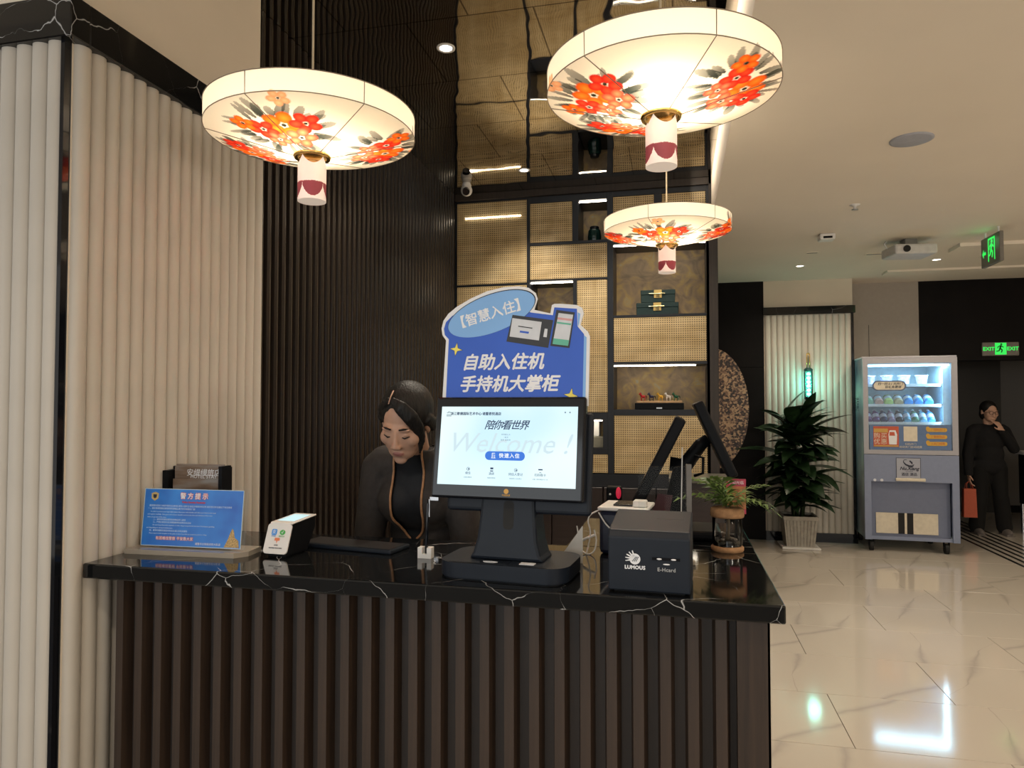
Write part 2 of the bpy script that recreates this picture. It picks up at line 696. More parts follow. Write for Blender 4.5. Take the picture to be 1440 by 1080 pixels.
def tri(t, out, pitch):
    m = t.new('ShaderNodeMath', operation='MULTIPLY')
    t.link(out, m.inputs[0])
    m.inputs[1].default_value = 1 / pitch
    f = t.new('ShaderNodeMath', operation='FRACT')
    t.link(m.outputs[0], f.inputs[0])
    s_ = t.new('ShaderNodeMath', operation='SUBTRACT')
    t.link(f.outputs[0], s_.inputs[0])
    s_.inputs[1].default_value = 0.5
    a = t.new('ShaderNodeMath', operation='ABSOLUTE')
    t.link(s_.outputs[0], a.inputs[0])
    return a.outputs[0]


a1 = tri(t, sp.outputs['X'], 0.0172)
a2 = tri(t, sp.outputs['Z'], 0.0172)
mx = t.new('ShaderNodeMath', operation='MAXIMUM')
t.link(a1, mx.inputs[0])
t.link(a2, mx.inputs[1])
nz = t.new('ShaderNodeTexNoise', i_Scale=3.0, i_Detail=4.0)
nz2 = t.new('ShaderNodeTexNoise', i_Scale=1.0, i_Detail=2.0)
mp = t.coord((1.5, 1.5, 140))
t.link(mp, nz2.inputs['Vector'])
hole = t.ramp(mx.outputs[0], [(0.17, (0, 0, 0)), (0.25, (1, 1, 1))])
caneA = t.ramp(nz.outputs['Fac'], [(0.3, lin('#b89c6a')), (0.7, lin('#dcc598'))])
caneB = t.ramp(nz2.outputs['Fac'], [(0.3, (0.72, 0.72, 0.72)), (0.7, (1, 1, 1))])
m1 = t.new('ShaderNodeMixRGB', blend_type='MULTIPLY')
m1.inputs['Fac'].default_value = 1
t.link(caneA, m1.inputs['Color1'])
t.link(caneB, m1.inputs['Color2'])
m2 = t.new('ShaderNodeMixRGB', blend_type='MIX')
t.link(hole, m2.inputs['Fac'])
m2.inputs['Color1'].default_value = lin('#2c2010') + (1,)
t.link(m1.outputs['Color'], m2.inputs['Color2'])
t.link(m2.outputs['Color'], t.b.inputs['Base Color'])
t.b.inputs['Roughness'].default_value = 0.5
t.bump(mx.outputs[0], 0.4, 0.004)
cane = t.mat
# golden wallpaper of the niches
t = NT('gold_wallpaper')
v = t.coord((1, 1, 1))
n0 = t.new('ShaderNodeTexNoise', i_Scale=7.0, i_Detail=6.0, i_Distortion=1.5)
t.link(v, n0.inputs['Vector'])
t.link(t.ramp(n0.outputs['Fac'], [(0.32, lin('#7d6f5a')), (0.5, lin('#9c866a')), (0.62, lin('#b59a62')), (0.72, lin('#a8a28e'))]), t.b.inputs['Base Color'])
t.b.inputs['Roughness'].default_value = 0.55
goldpaper = t.mat

YF, YB = 5.60, 5.95
zt, zb = 3.258, sz(0.941)
b = MB()
b.box(-1.797, 0.318, YB - 0.01, YB, 0, zt)
sh(b, 'back_panel', goldpaper)
b = MB()
b.box(-1.797, 0.318, YF - 0.03, YB, sz(3.265), zt)
sh(b, 'top_beam', frame_brown)
b = MB()
b.box(sx(0.268), 0.320, YF - 0.03, YB, 0, zt)
sh(b, 'side_post', frame_brown)
b = MB()
b.box(-1.797, sx(-1.838), YF - 0.01, YB, 0, zt)
sh(b, 'side_post', frame_black)


def vdiv(x0, x1, z0, z1):
    b = MB()
    b.box(sx(x0), sx(x1), YF, YB - 0.012, sz(z0), sz(z1))
    sh(b, 'divider', frame_black)


def hdiv(x0, x1, z0, z1):
    b = MB()
    b.box(sx(x0), sx(x1), YF, YB - 0.012, sz(z0), sz(z1))
    sh(b, 'shelf_board', frame_black)


vdiv(-1.217, -1.192, 0.941, 3.264)
vdiv(-0.540, -0.493, 0.941, 3.264)
vdiv(0.248, 0.2675, 0.941, 3.264)
hdiv(-1.837, -1.2175, 3.25, 3.264)
hdiv(-1.191, -0.541, 3.21, 3.264)
hdiv(-0.492, 0.2475, 3.222, 3.264)
vdiv(-0.829, -0.780, 2.872, 3.209)
hdiv(-1.191, -0.541, 2.848, 2.871)
hdiv(-1.191, -0.541, 2.543, 2.556)
vdiv(-0.824, -0.794, 1.441, 2.542)
hdiv(-1.191, -0.8245, 2.17, 2.20)
hdiv(-1.191, -0.541, 1.385, 1.44)
hdiv(-1.191, -0.541, 1.10, 1.15)
vdiv(-0.580, -0.541, 1.151, 1.384)
hdiv(-0.492, 0.2475, 2.822, 2.845)
vdiv(-0.159, -0.10, 2.846, 3.221)
hdiv(-0.492, 0.2475, 2.218, 2.238)
hdiv(-0.492, 0.2475, 1.832, 1.852)
hdiv(-0.492, 0.2475, 1.42, 1.466)
hdiv(-1.837, -1.2175, 2.522, 2.536)


def panel(x0, x1, z0, z1):
    b = MB()
    cx, cz = (sx(x0) + sx(x1)) / 2, (sz(z0) + sz(z1)) / 2
    w, h = (sx(x1) - sx(x0)) / 2 - 0.001, (sz(z1) - sz(z0)) / 2 - 0.001
    b.rbox(-w, w, YF + 0.002, YF + 0.022, -h, h, 0.003, 1)
    o = b.build('cane_panel', cane, shelf, (cx + 0.75, -5.78, cz))


for a in ((-1.837, -1.2175, 2.537, 3.249), (-1.837, -1.2175, 0.945, 2.521), (-1.191, -0.8295, 2.872, 3.209), (-1.191, -0.541, 2.557, 2.847),
          (-0.7935, -0.541, 1.441, 2.542), (-1.191, -0.8245, 1.441, 2.169), (-1.191, -0.541, 0.945, 1.099), (-0.492, -0.1595, 2.846, 3.221),
          (-0.0995, 0.2475, 2.846, 3.221), (-0.492, 0.2475, 1.853, 2.217), (-0.492, 0.2475, 0.945, 1.419)):
    panel(*a)
for x0, x1, z in ((-0.772, -0.548, 3.206), (-1.185, -0.83, 2.539), (-0.488, 0.16, 1.829), (-0.488, 0.24, 2.82), (-1.18, -0.59, 1.382)):
    b = MB()
    b.box(sx(x0), sx(x1), YF + 0.012, YF + 0.030, sz(z) - 0.010, sz(z) - 0.002)
    sh(b, 'led_and_glint_strip', led_glint)
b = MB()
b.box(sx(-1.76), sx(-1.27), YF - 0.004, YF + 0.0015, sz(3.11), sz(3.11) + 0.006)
sh(b, 'led_and_glint_strip', led_glint)  # painted reflection: glowing bar stands in for a glint on the cane panel
b = MB()
b.box(-1.797, 0.318, YF - 0.02, YB, zb - 0.10, zb - 0.001)
sh(b, 'base_board', frame_black)
for k in range(5):
    b = MB()
    x0 = -1.79 + k * 0.41
    b.rbox(x0 + 0.003, x0 + 0.407, YF - 0.025, YB - 0.02, 0.02, zb - 0.105, 0.004, 1)
    sh(b, 'cabinet_door', cabinet_brown)
back_ledge = MB()
back_ledge.rbox(-0.05, 0.36, 5.10, 5.50, 0.955, 0.99, 0.004, 1)
back_ledge.box(-0.02, 0.33, 5.14, 5.48, 0, 0.955, 1)
tag(back_ledge.build('side_cabinet', [pmat('ledge_grey', (0.10, 0.095, 0.08), 0.3), cabinet_brown]), 'low dark cabinet with grey top in front of the cane shelf', 'cabinet')

# ---- goods in the niches
green_glaze = pmat('green_glaze', (0.004, 0.022, 0.020), 0.18, noise=0.1)
b = MB()
x, y, z = sx(-0.655) / 1, 5.76, sz(2.872)
jar = thing('tea_jar', 'small dark green ribbed tea jar in the top lit niche', 'jar', (-0.640, 5.76, sz(2.872)))
prof = [(0.045, 0), (0.052, 0.012), (0.054, 0.06), (0.048, 0.112), (0.040, 0.122)]
b = MB()
n = 40
vs, fs = [], []
for r_, zz in prof:
    for i in range(n):
        a = 2 * PI * i / n
        k = 1 + 0.03 * math.cos(a * 10)
        vs.append((r_ * k * math.cos(a), r_ * k * math.sin(a), zz))
for j in range(len(prof) - 1):
    for i in range(n):
        fs.append((j * n + i, j * n + (i + 1) % n, (j + 1) * n + (i + 1) % n, (j + 1) * n + i))
b.add(vs, fs + [list(range(n))[::-1], list(range((len(prof) - 1) * n, len(prof) * n))], 0, True)
b.build('jar_body', green_glaze, jar)
b = MB()
b.lathe([(0.038, 0.122), (0.038, 0.140), (0.034, 0.146), (0.0, 0.148)], 32)
b.build('lid', black_gloss, jar)
box_green = pmat('box_green', (0.006, 0.026, 0.026), 0.45, noise=0.08)
gold_paper = pmat('gold_label', (0.62, 0.45, 0.16), 0.35, metal=0.4, noise=0.1)


def giftbox(cx, z, w, h, label):
    g = thing('gift_box', label, 'box', (cx, 5.75, z), 0, 'green gift boxes in the niche')
    b = MB()
    b.rbox(-w / 2, w / 2, -0.09, 0.09, 0, h * 0.62, 0.003, 1)
    b.build('box_body', box_green, g)
    b = MB()
    b.rbox(-w / 2 - 0.002, w / 2 + 0.002, -0.092, 0.092, h * 0.62, h, 0.003, 1)
    b.build('lid', box_green, g)
    b = MB()
    b.rbox(-0.030, 0.030, -0.097, -0.092, h * 0.36, h * 0.99, 0.001, 1)
    c = b.build('clasp', gold_paper, g)
    b = MB()
    b.cyl((-0.065, -0.101, h * 0.70), (0.055, -0.101, h * 0.70), 0.0035, n=8)
    b.build('clasp_pin', pmat('pin_gold', (0.8, 0.7, 0.4), 0.3, metal=1.0) if 'pin_gold' not in MATS else MATS['pin_gold'], c)
    text('福', 0.03, MATS['box_green'], c, 0, -0.0985, h * 0.50)


zn = sz(2.2385)
giftbox(-0.135, zn, 0.325, 0.100, 'larger dark green gift box with gold clasp, lower one of the two')
giftbox(-0.130, zn + 0.1005, 0.265, 0.100, 'smaller dark green gift box with gold clasp, on top of the larger one')

zn = sz(1.4665)
st = thing('display_plinth', 'long black plinth with wooden top carrying the toy horses', 'plinth', (-0.125, 5.74, zn))
b = MB()
b.rbox(-0.19, 0.19, -0.06, 0.06, 0, 0.052, 0.003, 1)
b.build('plinth_body', black_plastic, st)
b = MB()
b.rbox(-0.178, 0.178, -0.05, 0.05, 0.0522, 0.068, 0.002, 1)
b.build('plinth_top', pmat('light_wood', (0.42, 0.26, 0.13), 0.5, noise=0.12), st)
b = MB()
b.box(-0.022, 0.022, -0.0615, -0.0605, 0.006, 0.016)
b.build('name_plate', steel, st)


def horse_mesh():
    b = MB()
    b.ball((0, 0, 0.030), (0.017, 0.0085, 0.0105), 12, 8)
    b.tube([(-0.010, 0, 0.034), (-0.017, 0, 0.046), (-0.019, 0, 0.053)], [0.0075, 0.006, 0.005], 8)
    b.tube([(-0.016, 0, 0.054), (-0.023, 0, 0.049), (-0.028, 0, 0.044)], [0.005, 0.0045, 0.003], 8)
    for dx, dz in ((-0.011, 0), (0.012, 0)):
        for dy in (-0.005, 0.005):
            b.tube([(dx, dy, 0.026), (dx - 0.001, dy, 0.013), (dx, dy, 0.0)], [0.0048, 0.003, 0.0034], 7)
    return b.mesh('horse_body')


def horse_extra():
    b = MB()
    b.tube([(0.016, 0, 0.035), (0.024, 0, 0.032), (0.026, 0, 0.016)], [0.003, 0.004, 0.0015], 7)
    b.tube([(-0.012, 0, 0.043), (-0.015, 0, 0.052), (-0.018, 0, 0.060)], [0.003, 0.004, 0.002], 7)
    return b.mesh('mane_and_tail')


hb, he = horse_mesh(), horse_extra()
for x, c, nm in ((-0.262, (0.45, 0.015, 0.02), 'red'), (-0.193, (0.010, 0.012, 0.05), 'navy blue'), (-0.119, (0.75, 0.42, 0.04), 'yellow'), (-0.056, (0.75, 0.70, 0.66), 'white'), (0.006, (0.015, 0.11, 0.05), 'green')):
    h = thing('toy_horse', nm + ' toy horse standing on the plinth in the shelf niche', 'toy horse', (x * S, 5.74, zn + 0.0682), 0, 'toy horses on the plinth')
    m = pmat('horse_' + nm.split()[0], c, 0.35, noise=0.1)
    o = obj('horse_body', hb.copy(), m, h)
    o = obj('mane_and_tail', he.copy(), pmat('mane_' + nm.split()[0], tuple(q * 0.5 for q in c), 0.5), h)
    for q in h.children:
        q.scale = (1.15, 1.15, 1.15)
b = MB()
b.rbox(-0.055, 0.055, -0.05, 0.05, 0, 0.130, 0.002, 1)
b.rbox(-0.058, 0.058, -0.053, 0.053, 0.130, 0.150, 0.002, 1, 1)
tag(b.build('tea_carton', [white_plastic, pmat('kraft', (0.4, 0.28, 0.16), 0.7)], None, (-0.655, 5.74, sz(1.15) + 0.09)), 'white carton with kraft lid on the low niche beside the screen', 'carton')
b = MB()
b.rbox(-0.19, 0.19, -0.07, 0.07, 0, 0.088, 0.003, 1)
tag(b.build('storage_box', pmat('sage_card', (0.28, 0.27, 0.21), 0.6), None, (-0.755, 5.74, sz(1.15))), 'flat grey green storage box under the white carton in the niche', 'box')

# ---- security camera and downlights under the mirrored ceiling
sc_ = thing('security_camera', 'white security camera under the mirrored ceiling by the slat wall', 'security camera', (-1.60, 5.30, 3.26))
b = MB()
b.lathe([(0.030, 0.0), (0.038, -0.02), (0.036, -0.034), (0.0, -0.034)], 24)
b.build('mount', white_plastic, sc_)
b = MB()
b.ball((0, 0, -0.060), (0.046, 0.046, 0.046), 20, 14)
b.build('camera_body', white_plastic, sc_)
b = MB()
b.cyl((0.006, -0.030, -0.072), (0.012, -0.052, -0.086), 0.030, 0.028, 20)
b.build('lens', black_gloss, sc_)


def downlight(x, y, z, label, r=0.045, group=None, glow=None):
    d = thing('ceiling_downlight', label, 'downlight', (x, y, z), 0, group)
    b = MB()
    b.lathe([(r * 0.72, 0.0), (r * 0.72, -0.003), (r, -0.004), (r * 1.02, 0.0)], 28)
    b.build('trim_ring', white_plastic, d)
    b = MB()
    b.lathe([(r * 0.68, -0.001), (0.0, -0.0035)], 24)
    b.build('lamp_lens', glow or spot_glow, d)
    return d


for x, y, lb in ((-1.09, 3.255, 'round downlight in the mirrored ceiling nearest the slat wall top'), (-1.092, 5.105, 'round downlight in the mirrored ceiling above the cane shelf')):
    downlight(x, y, 3.26, lb, 0.045, None, emat('cool_glow', (1.0, 0.93, 0.85), 9.0) if 'cool_glow' not in MATS else MATS['cool_glow'])
    light('desk_downlight_lamp', 'SPOT', (x, y, 3.24), 70, (1.0, 0.88, 0.72), spot_size=R(110), spot_blend=0.7, shadow_soft_size=0.04)
for x, y in ((-0.25, 3.25), (-0.25, 5.0)):
    light('desk_downlight_lamp', 'SPOT', (x, y, 3.24), 70, (1.0, 0.88, 0.72), spot_size=R(110), spot_blend=0.7, shadow_soft_size=0.04)

# ================================================================ PENDANT LAMPS
t = NT('painted_silk')
at = t.new('ShaderNodeAttribute')
at.attribute_name = 'paint'
df = t.new('ShaderNodeBsdfDiffuse')
tl = t.new('ShaderNodeBsdfTranslucent')
t.link(at.outputs['Color'], df.inputs['Color'])
t.link(at.outputs['Color'], tl.inputs['Color'])
ms = t.new('ShaderNodeMixShader')
ms.inputs[0].default_value = 0.72
t.link(df.outputs[0], ms.inputs[1])
t.link(tl.outputs[0], ms.inputs[2])
t.link(ms.outputs[0], t.n['Material Output'].inputs['Surface'])
silk = t.mat
silk_plain = pmat('cream_silk', (0.88, 0.82, 0.70), 0.6, noise=0.05)
tube_white = pmat('tube_white', (0.85, 0.78, 0.72), 0.5, noise=0.02, emit=(1.0, 0.82, 0.68), estr=0.30)
tube_mauve = pmat('tube_mauve', (0.30, 0.055, 0.075), 0.6, noise=0.05, emit=(0.5, 0.10, 0.12), estr=0.06)
seam_mat = pmat('seam_thread', (0.25, 0.20, 0.15), 0.8)
RC, RR, HZ, DZ = 0.046, 0.30, 0.062, 0.060     # collar radius, rim radius, cone drop, drum height


def paint(u, v, flowers, leaves):
    """hand-painted blossoms in plan coordinates u, v (metres)"""
    col = np.empty(u.shape + (3,))
    col[:] = (0.94, 0.905, 0.80)
    for (cx, cy, ang, L, w, k) in leaves:
        dx, dy = u - cx, v - cy
        a = dx * math.cos(ang) + dy * math.sin(ang)
        c = -dx * math.sin(ang) + dy * math.cos(ang)
        s_ = np.clip(a / L, 0, 1)
        ww = w * np.sqrt(np.clip(s_ * (1 - s_), 0, 1)) * 2
        m = ((a > 0) & (a < L) & (np.abs(c) < ww)) * (1.0 - 0.45 * s_) * k
        col = col * (1 - m[..., None]) + np.array((0.02, 0.03, 0.025)) * m[..., None]
    for (cx, cy, s_, rot, c1, c2) in flowers:
        for p in range(5):
            a = rot + 2 * PI * p / 5
            px, py = cx + 0.62 * s_ * math.cos(a), cy + 0.62 * s_ * math.sin(a)
            dx, dy = u - px, v - py
            e = np.sqrt(((dx * math.cos(a) + dy * math.sin(a)) / (0.47 * s_)) ** 2 + ((-dx * math.sin(a) + dy * math.cos(a)) / (0.42 * s_)) ** 2)
            m = np.clip((1.05 - e) / 0.18, 0, 1)
            f = np.clip(e, 0, 1)[..., None]
            pc = np.array(c1) * f + np.array(c2) * (1 - f)
            col = col * (1 - m[..., None]) + pc * m[..., None]
        e = np.hypot(u - cx, v - cy)
        m = np.clip((0.16 * s_ - e) / (0.05 * s_), 0, 1)[..., None]
        col = col * (1 - m) + np.array((0.03, 0.03, 0.02)) * m
    return col


OR = ((0.80, 0.085, 0.008), (0.92, 0.26, 0.03))
RD = ((0.55, 0.012, 0.012), (0.85, 0.08, 0.03))
PK = ((0.72, 0.05, 0.03), (0.92, 0.25, 0.12))


def bouquet(rs, th, rad, big=0.055):
    """a painted spray around polar spot th, rad"""
    F, L = [], []
    c = np.array((rad * math.cos(th), rad * math.sin(th)))
    t_ = np.array((-math.sin(th), math.cos(th)))
    q = np.array((math.cos(th), math.sin(th)))
    spots = [(0.0, 0.01, big, OR), (0.062, 0.005, big * 0.78, RD), (-0.070, -0.005, big * 0.75, RD), (0.022, -0.05, big * 0.75, PK), (-0.045, -0.052, big * 0.6, PK), (-0.118, 0.02, big * 0.6, OR)]
    for dt, dr, s_, cc in spots:
        p = c + t_ * dt + q * dr
        F.append((p[0], p[1], s_, rs.uniform(0, 6), cc[0], cc[1]))
    for k in range(30):
        a = 2 * PI * (k + rs.uniform(-0.4, 0.4)) / 30
        d_ = t_ * math.cos(a) + q * math.sin(a)
        st_ = c + t_ * (0.092 * math.cos(a) - 0.022) + q * (0.062 * math.sin(a) - 0.012)
        L.append((st_[0], st_[1], math.atan2(d_[1], d_[0]) + rs.uniform(-0.5, 0.5), rs.uniform(0.040, 0.085), rs.uniform(0.007, 0.014), rs.uniform(0.88, 0.99)))
    s1 = c + q * 0.115 + t_ * rs.uniform(-0.1, 0.1)
    F.append((s1[0], s1[1], 0.030, rs.uniform(0, 6), (0.92, 0.40, 0.20), (0.95, 0.62, 0.35)))
    return F, L


def make_lamp(label, loc, seed, angles, seams0, cord_top):
    rs = random.Random(seed)
    lamp = thing('pendant_lamp', label, 'pendant lamp', loc, 0, 'painted silk pendant lamps')
    F, L = [], []
    for th, rad in angles:
        f, l = bouquet(rs, th, rad)
        F += f
        L += l
    nt, nr, nd = 560, 84, 18
    th = np.linspace(0, 2 * PI, nt, endpoint=False)
    # rings: cone from collar to rim, then up the drum
    rr = np.concatenate([np.linspace(RC, RR, nr), np.full(nd, RR)])
    zz = np.concatenate([-HZ + HZ * ((np.linspace(RC, RR, nr) - RC) / (RR - RC)) ** 1.0, np.linspace(0, DZ, nd + 1)[1:]])
    ext = np.concatenate([np.linspace(RC, RR, nr), RR + np.linspace(0, DZ, nd + 1)[1:]])
    ct, st_ = np.cos(th), np.sin(th)
    co = np.stack([rr[:, None] * ct, rr[:, None] * st_, np.repeat(zz[:, None], nt, 1)], -1).reshape(-1, 3)
    u, v = ext[:, None] * ct, ext[:, None] * st_
    pc = paint(u, v, F, L).reshape(-1, 3)
    M_ = nr + nd
    idx = np.arange(M_ * nt).reshape(M_, nt)
    nx = np.roll(idx, -1, 1)
    fa = np.stack([idx[:-1], nx[:-1], nx[1:], idx[1:]], -1).reshape(-1, 4)
    me = bpy.data.meshes.new('shade')
    me.from_pydata(co.tolist(), [], fa.tolist())
    me.polygons.foreach_set('use_smooth', [True] * len(fa))
    ca = me.color_attributes.new('paint', 'FLOAT_COLOR', 'POINT')
    ca.data.foreach_set('color', np.concatenate([pc, np.ones((len(pc), 1))], 1).astype(np.float32).ravel())
    obj('shade', me, silk, lamp)
    b = MB()
    b.lathe([(RR - 0.001, DZ), (0.16, DZ + 0.012), (0.10, DZ + 0.040), (0.02, DZ + 0.048), (0.0, DZ + 0.048)], 56)
    b.build('shade_top', silk_plain, lamp)
    for k in range(6):
        a = seams0 + k * PI / 3
        b = MB()
        c_, s_ = math.cos(a), math.sin(a)
        b.tube([(RC * c_, RC * s_, -HZ - 0.002), (RR * c_, RR * s_, -0.001), ((RR + 0.001) * c_, (RR + 0.001) * s_, DZ)], 0.0012, 6)
        b.build('seam', seam_mat, lamp)
    b = MB()
    for z_, r_ in ((0.0, RR + 0.0008), (DZ, RR + 0.0008)):
        b.tube([(r_ * math.cos(2 * PI * i / 64), r_ * math.sin(2 * PI * i / 64), z_) for i in range(65)], 0.0014, 6)
    b.build('rim_wire', seam_mat, lamp)
    b = MB()
    b.lathe([(RC + 0.004, -HZ + 0.012), (RC + 0.008, -HZ), (RC + 0.006, -HZ - 0.007), (RC - 0.006, -HZ - 0.004), (RC - 0.012, -HZ + 0.006)], 40)
    b.build('collar', brass, lamp)
    # hanging tube with four points at its top and a scalloped mauve band
    r0, zt_, zb_ = 0.041, -HZ - 0.004, -HZ - 0.135
    n = 160
    b = MB()
    rows = 52
    vs = []
    for j in range(rows + 1):
        for i in range(n):
            a = 2 * PI * i / n
            sc = abs(math.sin(2 * a + seams0))          # four scallops
            top = zt_ - 0.026 * sc ** 0.8
            z = zb_ + (top - zb_) * j / rows
            vs.append((r0 * math.cos(a), r0 * math.sin(a), z))
    for j in range(rows):
        for i in range(n):
            i2 = (i + 1) % n
            a = 2 * PI * (i + 0.5) / n
            zc = (vs[j * n + i][2] + vs[(j + 1) * n + i][2]) / 2
            sc = abs(math.sin(2 * a + seams0))
            lo = zb_ + 0.008 + 0.040 * (1 - sc ** 0.55)
            hi = zb_ + 0.052
            b.add([vs[j * n + i], vs[j * n + i2], vs[(j + 1) * n + i2], vs[(j + 1) * n + i]], [(0, 1, 2, 3)], 1 if lo < zc < hi else 0, True)
    b.add([(r0 * math.cos(2 * PI * i / n), r0 * math.sin(2 * PI * i / n), zb_) for i in range(n)], [list(range(n))[::-1]], 0)
    b.build('tube', [tube_white, tube_mauve], lamp)
    b = MB()
    b.cyl((0, 0, DZ + 0.048), (0, 0, cord_top - loc[2]), 0.0035, n=8)
    b.build('cord', pmat('cord_cream', (0.55, 0.45, 0.30), 0.5) if 'cord_cream' not in MATS else MATS['cord_cream'], lamp)
    b = MB()
    b.lathe([(0.045, cord_top - loc[2] - 0.001), (0.045, cord_top - loc[2] - 0.02), (0.0, cord_top - loc[2] - 0.024)], 24)
    b.build('ceiling_rose', brass, lamp)
    for a in (0.6, 0.6 + 2 * PI / 3, 0.6 + 4 * PI / 3):
        light('pendant_bulb', 'POINT', (loc[0] + 0.10 * math.cos(a), loc[1] + 0.10 * math.sin(a), loc[2] + 0.015), LAMP_W, (1.0, 0.89, 0.70), shadow_soft_size=0.03)
    return lamp


LAMP_W = 1.0
make_lamp('painted flower pendant lamp hanging near the fluted white wall', (-1.045, 1.88, 2.300), 11, [(R(-88), 0.155), (R(38), 0.21), (R(170), 0.22)], R(25), 3.26)
make_lamp('painted flower pendant lamp at the top right, largest of the three', (-0.032, 1.88, 2.325), 12, [(R(-152), 0.18), (R(-8), 0.20), (R(125), 0.2)], R(55), 3.26)
make_lamp('painted flower pendant lamp hanging farther back before the cane shelf, smallest', (-0.035, 3.45, 2.334), 13, [(R(-92), 0.14), (R(5), 0.25), (R(175), 0.24)], R(15), 3.26)

# ================================================================ CHECK-IN KIOSK
CT = 1.0702     # top of the desk
ZR = lambda z: z
kiosk = thing('checkin_kiosk', 'black self check-in kiosk with glowing screen and blue advert board', 'kiosk', (-0.415, 1.77, CT), R(-5))


def roundrect(w, h, r, n=6, cx=0, cy=0):
    pts = []
    for sx_, sy_, a0 in ((1, 1, 0), (-1, 1, 90), (-1, -1, 180), (1, -1, 270)):
        for i in range(n + 1):
            a = R(a0 + 90 * i / n)
            pts.append((cx + sx_ * (w / 2 - r) + r * math.cos(a), cy + sy_ * (h / 2 - r) + r * math.sin(a)))
    return pts


b = MB()
b.extrude_z(roundrect(0.335, 0.215, 0.055, 8, 0, 0.010), 0.004, 0.040, smooth=True)
b.extrude_z(roundrect(0.325, 0.205, 0.05, 8, 0, 0.010), 0.0, 0.004)
base = b.build('kiosk_base', slate_plastic, kiosk)
b = MB()
b.box(-0.055, 0.018, -0.078, -0.040, 0.040, 0.0408)
b.build('scan_window', black_gloss, base)
b = MB()
b.prism([(-0.050, 0.045), (-0.030, 0.050), (-0.018, 0.0445)], 0, 0.001, M=Matrix.Translation((0, -0.070, 0.041)) @ Matrix.Rotation(-PI / 2, 4, 'X') @ Matrix.Translation((0, 0, -0.04)))
b = MB()
b.box(0.045, 0.082, -0.070, -0.048, 0.040, 0.0412, M=None)
b.build('card_label', white_print, base)
b = MB()
for p0, p1 in (((-0.050, -0.066), (-0.030, -0.062)), ((-0.030, -0.062), (-0.012, -0.066)), ((-0.012, -0.066), (-0.022, -0.074)), ((-0.022, -0.074), (-0.044, -0.073)), ((-0.044, -0.073), (-0.050, -0.066))):
    b.cyl(p0 + (0.0412,), p1 + (0.0412,), 0.0007, n=6)
b.build('card_icon', white_print, base)
# tapering neck with slot
b = MB()
prof = [(0.100, 0.152, 0.040), (0.090, 0.150, 0.055), (0.080, 0.146, 0.090), (0.074, 0.140, 0.150), (0.071, 0.135, 0.205)]
vs, fs = [], []
for hw, dep, z in prof:
    for x, y in ((-hw, -0.046 + z * 0.12), (hw, -0.046 + z * 0.12), (hw, 0.055), (-hw, 0.055)):
        vs.append((x * 1.0, y, z))
for j in range(len(prof) - 1):
    for i in range(4):
        fs.append((j * 4 + i, j * 4 + (i + 1) % 4, j * 4 + 4 + (i + 1) % 4, j * 4 + 4 + i))
fs += [(3, 2, 1, 0), (16, 17, 18, 19)]
b.add(vs, fs)
neck = b.build('neck', slate_plastic, kiosk)
bv = neck.modifiers.new('edge', 'BEVEL')
bv.width = 0.008
bv.segments = 2
b = MB()
b.extrude_z(roundrect(0.028, 0.072, 0.011, 6), 0, 0.0015)
o = b.build('neck_slot', rubber, neck, (0.004, -0.0265, 0.152), (R(90 - 7), 0, 0))
# screen block: local frame tilted back
scr = bpy.data.objects.new('screen_unit', None)
TILT = R(9)
MS = Matrix.Translation((0, -0.045, 0.192)) @ Matrix.Rotation(-TILT, 4, 'X')


def kpart(b, name, mats, par=kiosk, M=MS):
    me = b.mesh(name)
    me.transform(M)
    return obj(name, me, mats, par)


SW, SH = 0.402, 0.262
b = MB()
b.rbox(-SW / 2, SW / 2, -0.008, 0.022, 0, SH, 0.006, 3)
bez = kpart(b, 'screen_bezel', black_gloss)
t = NT('screen_picture')
v = t.coord((1, 1, 1))
nz = t.new('ShaderNodeTexNoise', i_Scale=4.0, i_Detail=1.0)
t.link(v, nz.inputs['Vector'])
t.b.inputs['Base Color'].default_value = (0.02, 0.02, 0.02, 1)
t.b.inputs['Roughness'].default_value = 0.15
t.link(t.ramp(nz.outputs['Fac'], [(0.35, lin('#c9ecfb')), (0.65, lin('#e9fdfd'))]), t.b.inputs['Emission Color'])
t.b.inputs['Emission Strength'].default_value = 1.05
b = MB()
b.box(-0.184, 0.182, -0.0088, -0.008, 0.034, 0.236)
pic = kpart(b, 'screen', t.mat)
navy_e = emat('ui_navy', '#0d3566', 0.7)
blue_e = emat('ui_blue', '#2b74dc', 1.0)
white_e = emat('ui_white', '#f4fbff', 1.0)
pale_e = emat('ui_pale', '#cfe6ee', 1.0)
grey_e = emat('ui_grey', '#7e98a6', 0.9)


def ktext(body, size, mat, x, z, par, d=-0.0093, rot=0, **kw):
    me = text_mesh(body, size, **kw)
    me.transform(MS @ Matrix.Translation((x, d, z)) @ Matrix.Rotation(-rot, 4, 'Y') @ Matrix.Rotation(PI / 2, 4, 'X'))
    return obj('lettering', me, mat, par)


def kflat(poly, mat, par, d, name='print_shape', th=0.0004, M=MS):
    b = MB()
    b.prism(poly, d, d + th)
    me = b.mesh(name)
    me.transform(M)
    return obj(name, me, mat, par)


